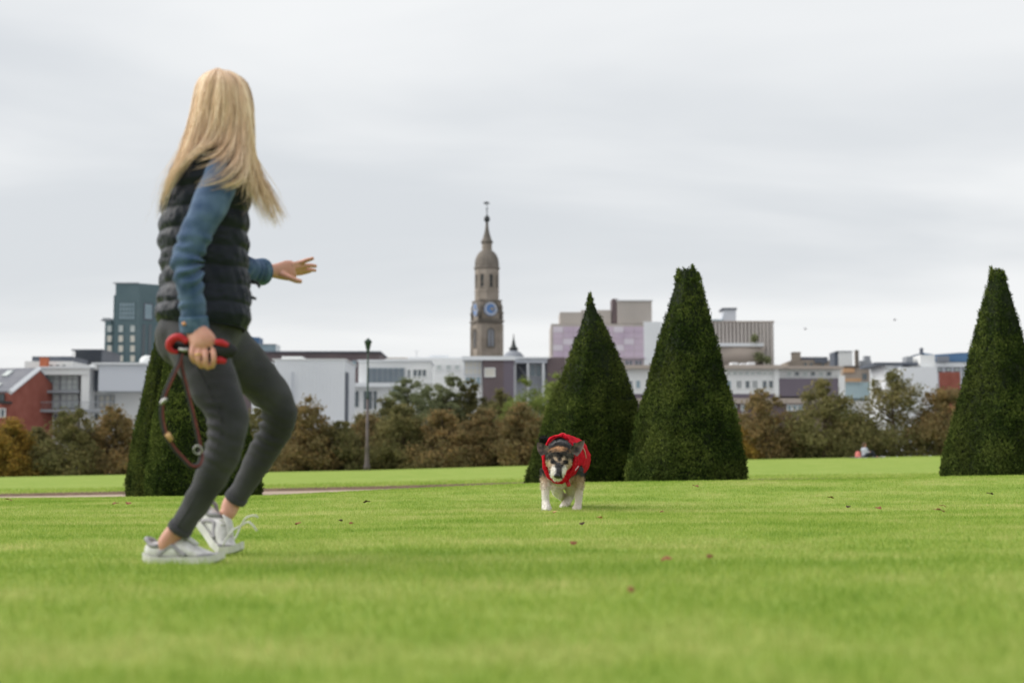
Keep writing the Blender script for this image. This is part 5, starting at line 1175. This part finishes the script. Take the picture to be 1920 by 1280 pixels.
# ears
def ear(b1, b2, tip, d, cup):
    A_, B2, T_ = Dg(*b1, d), Dg(*b2, d), Dg(*tip, d + .02); mid = (A_ + B2) / 2; ax_ = T_ - mid; sd = (B2 - A_) / 2; nn = ax_.cross(sd).normalized()
    if nn.y > 0: nn = -nn
    V = []; F = []; nr_, nc_ = 10, 9
    for h in (0, 1):
        for j in range(nr_):
            t_ = j / (nr_ - 1); wd_ = (1 - t_ ** 1.7) ** .8 * (1 + .12 * math.sin(t_ * 3))
            for i in range(nc_):
                s_ = -1 + 2 * i / (nc_ - 1); V.append(mid + ax_ * t_ + sd * (s_ * max(wd_, .04)) + nn * (cup * (s_ * s_) * wd_ - (.009 * (1 - t_ * .6) if h else 0) - .01))
    o_ = nr_ * nc_
    for h in (0, 1):
        for j in range(nr_ - 1):
            for i in range(nc_ - 1):
                q = (j * nc_ + i, j * nc_ + i + 1, (j + 1) * nc_ + i + 1, (j + 1) * nc_ + i); F.append(tuple(x + h * o_ for x in (q if h else q[::-1])))
    rim = [j * nc_ for j in range(nr_)] + [(nr_ - 1) * nc_ + i for i in range(1, nc_)] + [j * nc_ + nc_ - 1 for j in range(nr_ - 2, -1, -1)] + [i for i in range(nc_ - 2, 0, -1)]
    for i in range(len(rim)): a_, b_ = rim[i], rim[(i + 1) % len(rim)]; F.append((a_, b_, b_ + o_, a_ + o_))
    return V, F
EARS = [ear((478, 480), (585, 400), (428, 306), -.17, .024), ear((905, 485), (815, 395), (1003, 284), -.17, .024)]
me = remesh(mb.V, mb.F, .0075, 3)
displace(me, lambda c: .0028 * mnoise.noise(c * 38) + .0022 * mnoise.noise(c * 80))
# coat markings, by place on the animal (head measured from the muzzle line, body by height)
hx0 = Dg(690, 0, -.25).x; SCL = 6.4 * FPX / YD
def pix(c):   # crop coordinates of a point, as if all stood at the head's distance
    u = 960 + c[0] / c[1] * FPX
    return c
BLK, TAN, WHT, GRY, CRM = (.010, .0095, .0095), (.40, .22, .115), (.78, .74, .69), (.060, .059, .063), (.52, .40, .28)
def mixc(a_, b_, t_): t_ = min(max(t_, 0), 1); return tuple(x + (y - x) * t_ for x, y in zip(a_, b_))
zE = Dg(0, 548, -.25).z; zTop = Dg(0, 372, -.2).z; zN = Dg(0, 715, -.4).z; zgnd = zg; zch = Dg(0, 610, -.3).z
def coatcol(c):
    x = c[0] - hx0; z = c[2]; y = c[1] - YD; n_ = mnoise.noise(Vector(c) * 30) * .5 + mnoise.noise(Vector(c) * 75) * .35; h = z - zgnd
    if y < -.10 and z > zgnd + .20:                                  # head
        cz = (z - zE); ax_ = abs(x + (zE - z) * .10 * 0 - 0)
        col = mixc(BLK, mixc(GRY, CRM, .12), .30 + n_ * .8 + max(0, abs(x) - .045) * 12)
        if z > zTop - .040 and abs(x - .005) < .075: col = mixc(mixc(col, TAN, (z - zTop + .036) / .03 + n_ * 1.3), GRY, (y + .185) / .03 + n_)   # tan band across the crown
        for sx_ in (-1, 1):                                          # brow spots
            dd = math.hypot((x - sx_ * (.017 + cz * .35) - .002) / .016, (cz - .014) / .024); col = mixc(col, CRM, (1.15 - dd) * 1.1 + n_)
            dd = math.hypot((x - sx_ * .066) / .036, (cz + .018) / .042); col = mixc(col, CRM, (1.15 - dd) * 1.5 + n_ * 1.4)   # cheeks
            dd = math.hypot((x - sx_ * .036 + .004) / .019, (cz + .072) / .046); col = mixc(col, WHT, (1.2 - dd) * 2.6 + n_ * .6)  # white muzzle sides
        for sx_ in (-1, 1):
            dd = math.hypot((x - sx_ * .0395 - .002) / .021, (cz + .001) / .015); col = mixc(col, BLK, (1.15 - dd) * 2.5)
        if cz < -.098: col = mixc(col, WHT, (-cz - .098) / .012)
        if abs(x + .012) < .016 and -.105 < cz < -.005: col = mixc(col, mixc(BLK, GRY, .8), (1 - abs(x + .012) / .018) * 2.5)  # dark bridge
        return col
    if h < .30 and (h < .20 or y < .45):
        low = mixc(WHT, CRM, max(0, (h - .09) / .14)); 
        if x > .05: low = mixc(low, CRM, .35)
        if x > .02 and y < .4: low = mixc(low, TAN, (h - .12) / .20)
        col = mixc(low, GRY, (h - .215 + n_ * .03) / .03)
        if abs(x + .0) < .07 and y < .16: col = mixc(col, WHT, .85)
        return col
    if y > .75: return BLK
    if y > -.1 and h > .36: return mixc(GRY, (.15, .15, .155), .5 + n_)
    return mixc(BLK, GRY, .5 + n_)
def setcol(me):
    a_ = me.color_attributes.new('coat', 'FLOAT_COLOR', 'POINT'); n_ = len(me.vertices); co = np.empty(n_ * 3, np.float32); me.vertices.foreach_get('co', co)
    a_.data.foreach_set('color', np.array([(*coatcol(c), 1) for c in co.reshape(-1, 3)], np.float32).ravel())
m_fur = bpy.data.materials.new('dog_fur'); m_fur.use_nodes = True; t = m_fur.node_tree; b = t.nodes['Principled BSDF']; a = t.nodes.new('ShaderNodeAttribute'); a.attribute_name = 'coat'
t.links.new(a.outputs['Color'], b.inputs['Base Color']); b.inputs['Roughness'].default_value = .75; b.inputs['Specular IOR Level'].default_value = .2; 
setcol(me); dbody = link('body', me, m_fur, dog)
# short fur breaking the outline
n_ = len(me.vertices); co = np.empty(n_ * 3, np.float32); no = np.empty(n_ * 3, np.float32); me.vertices.foreach_get('co', co); me.vertex_normals.foreach_get('vector', no); co = co.reshape(-1, 3); no = no.reshape(-1, 3)
rg = np.random.default_rng(9); ii = rg.integers(0, n_, 42000); Bp = co[ii]; Np = no[ii] + rg.normal(0, .35, (len(ii), 3)) + [0, .35, -.75]; Np /= np.linalg.norm(Np, axis=1, keepdims=True)
hgt = Bp[:, 2] - zgnd; lnf = np.where((Bp[:, 1] - YD < -.1), .014, np.where(hgt < .14, .008, .020)) * rg.uniform(.5, 1.2, len(ii)); S_ = np.cross(Np, rg.normal(size=Np.shape)); S_ /= np.linalg.norm(S_, axis=1, keepdims=True)
V = np.stack([Bp - S_ * .0016, Bp + S_ * .0016, Bp + Np * lnf[:, None]], 1).reshape(-1, 3); fm = npmesh('fur', V, np.arange(len(V)).reshape(-1, 3))
cols = np.array([coatcol(c) for c in Bp], np.float32) * rg.uniform(.8, 1.25, (len(ii), 1)).astype(np.float32); a_ = fm.color_attributes.new('coat', 'FLOAT_COLOR', 'POINT'); a_.data.foreach_set('color', np.concatenate([np.repeat(cols, 3, 0), np.ones((len(V), 1), np.float32)], 1).astype(np.float32).ravel())
tag(link('fur', fm, m_fur, dog), kind='stuff')
m_earo = mat('ear_fur', (.035, .031, .030), .8, (.24, .18, .155), 22); m_nose = mat('dog_nose', (.012, .012, .013), .35, spec=.5); m_deye = mat('dog_eye', (.016, .009, .005), .1, spec=.7); m_claw = mat('claw', (.02, .018, .016), .4)
for V, F in EARS: mobj('ear', V, F, m_earo, dog, True)
mb = MB(); q = Dg(666, 712, -.448); mb.ball(q, (.019, .013, .014), 16, 12); mb.ball(q + Vector((-.010, -.002, -.003)), (.010, .011, .010), 12, 8); mb.ball(q + Vector((.010, -.002, -.003)), (.010, .011, .010), 12, 8)
nm = remesh(mb.V, mb.F, .0022, 2); link('nose', nm, m_nose, dog)
for X in (610, 747):
    mb = MB(); mb.ball(Dg(X, 546, -.2905), (.0125, .010, .0105), 14, 10); mb.build('eye', m_deye, dog, True)
for bx_, by_, d_ in ((546, 1134, -.075), (903, 1132, .052), (737, 1134, .502)):
    for k in (-1.5, -.5, .5, 1.5): mb = MB(); q = Dg(bx_ + k * 15.5, by_ - 3 - abs(k) * 2, d_ + abs(k) * .008); mb.tube([q, q + Vector((0, -.008, -.006))], [.0035, .0012], 6, 1); mb.build('claw', m_claw, dog, True)

# red coat: sleeve round the chest and back, open at the neck
m_coat = mat('red_fleece', (.46, .004, .016), .9, (.68, .012, .03), 30, .9, 110, spec=.1); m_coat2 = mat('red_binding', (.62, .02, .04), .7, spec=.15); m_reflect = mat('reflective_piping', (.62, .40, .42), .3)
rings = [(704, 462, .03, 148, 222), (702, 464, -.025, 158, 232), (694, 495, -.045, 182, 268), (692, 510, -.02, 200, 300), (700, 500, .02, 205, 285), (728, 494, .10, 225, 287), (765, 490, .20, 240, 280), (800, 492, .32, 242, 268), (830, 496, .44, 232, 250), (848, 502, .54, 215, 228), (845, 502, .53, 200, 212)]
nn_ = 64; V = []; F = []; RG = catmull([np.array(r_, float) for r_ in rings], 6)
for j, (cx_, cy_, d_, ra, rb) in enumerate(RG):
    for i in range(nn_):
        an = 2 * math.pi * i / nn_; c_, s_ = math.cos(an), math.sin(an); yy_ = rb * s_
        if s_ < 0: yy_ *= .96                                          # crop y runs downwards: s_>0 is the belly
        base = Dg(cx_ + ra * math.copysign(abs(c_) ** .9, c_), cy_ + yy_, d_)
        wr_ = mnoise.noise(Vector((an * 2.3, j * .12, 3))) * 9 + mnoise.noise(Vector((an * 6, j * .35, 7))) * 5
        o_ = Dg(cx_, cy_, d_); V.append(base + (base - o_).normalized() * wr_ * .0013)
m_ = len(RG)
for j in range(m_ - 1):
    for i in range(nn_): F.append((j * nn_ + i, j * nn_ + (i + 1) % nn_, (j + 1) * nn_ + (i + 1) % nn_, (j + 1) * nn_ + i))
dcoat = mobj('coat', V, F, m_coat, dog, True); tag(dcoat, 'bright red padded coat'); sl_ = dcoat.modifiers.new('s', 'SOLIDIFY'); sl_.thickness = .008
mb = MB(); cx_, cy_, d_, ra, rb = rings[1]
mb.tube([Dg(cx_ + ra * 1.0 * math.cos(a_), cy_ + rb * math.sin(a_) * (.96 if math.sin(a_) < 0 else 1), d_ - .006) for a_ in [2 * math.pi * i / 40 for i in range(41)]], [.007] * 41, 8, 1); mb.build('binding', m_coat2, dcoat, True)
mb = MB(); mb.tube([Dg(684, 248, .08), Dg(702, 222, .09), Dg(737, 210, .095), Dg(770, 222, .09), Dg(788, 250, .08)], [(.006, .015)] * 5, 10, 4, ref=(0, 1, 0)); mb.build('handle', m_coat2, dcoat, True)
mb = MB(); mb.tube([Dg(850, 345, .02), Dg(885, 330, .03), Dg(915, 360, .04)], [.006, .008, .005], 8, 3); mb.build('buckle', m_dark, dcoat, True)
mb = MB(); mb.tube([Dg(880, 500, -.03), Dg(886, 560, -.03), Dg(878, 598, -.03)], [(.010, .004)] * 3, 8, 2); mb.build('side_strap', m_coat2, dcoat, True)
mb = MB(); mb.tube([Dg(786, 770, .04), Dg(800, 805, .03), Dg(812, 842, .03)], [(.014, .004), (.015, .004), (.012, .004)], 8, 2, ref=(0, 1, 0)); mb.build('belly_strap', m_red, dcoat, True)
mb = MB(); mb.tube([Dg(960, 345, .10), Dg(1000, 420, .18), Dg(1015, 500, .24)], [.004] * 3, 8, 4); mb.build('piping', m_reflect, dcoat, True)
mb = MB(); mb.tube([Dg(720, 715, -.02), Dg(800, 700, -.01), Dg(870, 660, .0), Dg(925, 600, .03)], [.004] * 4, 8, 4); mb.build('piping', m_reflect, dcoat, True)

# ------------------------------------------------------------------ person sitting at the far edge of the lawn
YS_ = 82; q0 = P(1622, 862, YS_); z0 = G(q0.x, YS_)
sit = empty('person', (q0.x, YS_, z0), 'person in pale top and dark trousers sitting on the far lawn', 'person')
def SP(x, y, z): return Vector((q0.x + x, YS_ + y, z0 + z))
mb = MB()
mb.tube([SP(0, 0, .05), SP(0, 0, .14), SP(-.01, 0, .3), SP(-.02, 0, .48), SP(-.02, 0, .58)], [(.14, .16), (.15, .18), (.12, .15), (.14, .19), (.06, .10)], 14, 4, ref=(1, 0, 0)); mb.tube([SP(-.02, 0, .55), SP(-.01, 0, .68)], [.055, .05], 10, 2); mb.ball(SP(.0, 0, .76), (.09, .08, .115), 14, 10); mb.ball(SP(.09, 0, .745), (.018, .014, .018), 8, 6)
for sg in (-1, 1):
    mb.tube([SP(0, sg * .10, .12), SP(.3, sg * .14, .30), SP(.42, sg * .15, .33), SP(.52, sg * .14, .12), SP(.60, sg * .13, .05), SP(.74, sg * .13, .045)], [.09, .075, .065, .055, .045, .035], 10, 4, ref=(0, 1, 0))
    mb.tube([SP(-.02, sg * .19, .53), SP(.05, sg * .22, .34), SP(.26, sg * .17, .36)], [.055, .045, .035], 8, 4, ref=(0, 1, 0)); mb.ball(SP(.31, sg * .16, .36), (.05, .03, .03), 8, 6)
link('body', remesh(mb.V, mb.F, .02, 2), m_skin, sit)
m_top = mat('pale_top', (.42, .45, .55), .8, (.5, .53, .6), 8); m_tr = mat('dark_trousers', (.025, .027, .035), .8); m_hr = mat('brown_hair', (.10, .06, .04), .6)
mb = MB(); mb.tube([SP(0, 0, .10), SP(-.01, 0, .3), SP(-.02, 0, .48), SP(-.02, 0, .60)], [(.165, .195), (.14, .175), (.16, .21), (.08, .12)], 14, 4, ref=(1, 0, 0))
for sg in (-1, 1): mb.tube([SP(-.02, sg * .19, .54), SP(.05, sg * .22, .34), SP(.2, sg * .18, .36)], [.07, .06, .05], 8, 4, ref=(0, 1, 0))
link('top', remesh(mb.V, mb.F, .02, 2), m_top, sit)
mb = MB(); mb.ball(SP(0, 0, .10), (.18, .20, .11), 14, 10)
for sg in (-1, 1): mb.tube([SP(0, sg * .10, .12), SP(.3, sg * .14, .30), SP(.42, sg * .15, .33), SP(.52, sg * .14, .12), SP(.59, sg * .13, .06)], [.11, .09, .078, .066, .055], 10, 4, ref=(0, 1, 0))
link('trousers', remesh(mb.V, mb.F, .02, 2), m_tr, sit)
mb = MB(); mb.ball(SP(-.025, 0, .785), (.10, .095, .11), 14, 10); mb.tube([SP(-.08, 0, .78), SP(-.11, 0, .62), SP(-.10, 0, .5)], [.06, .06, .03], 10, 3); link('hair', remesh(mb.V, mb.F, .018, 2), m_hr, sit)
m_blk = mat('blanket', (.62, .62, .62), .9, (.72, .72, .72), 5)
V = []; F = []; nx_, ny_ = 14, 8
for h in (0, 1):
    for j in range(ny_):
        for i in range(nx_):
            x_ = -1.0 + 2.1 * i / (nx_ - 1); y_ = -.6 + 1.2 * j / (ny_ - 1); V.append(Vector((q0.x + x_, YS_ + y_, G(q0.x + x_, YS_ + y_) + .012 + h * .02 + .025 * max(0, mnoise.noise(Vector((x_ * 3, y_ * 3, 2)))) + (.10 * max(0, abs(x_ - .05) - .85) ))))
o_ = nx_ * ny_
for h in (0, 1):
    for j in range(ny_ - 1):
        for i in range(nx_ - 1):
            q = (j * nx_ + i, j * nx_ + i + 1, (j + 1) * nx_ + i + 1, (j + 1) * nx_ + i); F.append(tuple(x + h * o_ for x in (q if h else q[::-1])))
tag(mobj('blanket', V, F, m_blk, None, True), 'white picnic blanket spread under the sitting person', 'blanket')
bag = empty('bag', SP(-.42, -.1, .05), 'small pink bag standing on the picnic blanket', 'bag'); m_pk = mat('pink_bag', (.62, .16, .15), .7, (.7, .24, .22), 6)
mb = MB(); mb.tube([SP(-.42, -.1, .05), SP(-.42, -.1, .09), SP(-.42, -.1, .25), SP(-.42, -.1, .36), SP(-.42, -.1, .38)], [(.13, .10), (.16, .12), (.15, .11), (.10, .06), (.03, .02)], 14, 3, ref=(0, 1, 0)); mb.build('sack', m_pk, bag, True)
mb = MB(); mb.tube([SP(-.48, -.1, .35), SP(-.46, -.1, .46), SP(-.38, -.1, .46), SP(-.36, -.1, .35)], [.012] * 4, 6, 4, ref=(0, 1, 0)); mb.build('handle', m_dark, bag, True)

# ------------------------------------------------------------------ two gulls far off
m_gull = mat('gull', (.30, .30, .32), .8)
for k, (u, v, s_) in enumerate(((1510, 617, 1.0), (1678, 600, .9))):
    c = P(u, v, 180); b_ = empty('bird', c, ['tiny grey gull flying right of the ribbed concrete block', 'tiny grey gull gliding above the tallest autumn tree'][k], 'bird', 'gulls in the sky')
    mb = MB(); mb.tube([c + Vector((-.18 * s_, 0, 0)), c, c + Vector((.22 * s_, 0, .02))], [.02, .07, .02], 8, 3); mb.build('body', m_gull, b_, True)
    for sg in (-1, 1): mb = MB(); mb.tube([c + Vector((0, sg * .04, .03)), c + Vector((-.05, sg * .25 * s_, .16)), c + Vector((-.10, sg * .52 * s_, .08))], [(.07, .012), (.055, .01), (.012, .004)], 8, 3, ref=(0, 0, 1)); mb.build('wing', m_gull, b_, True)
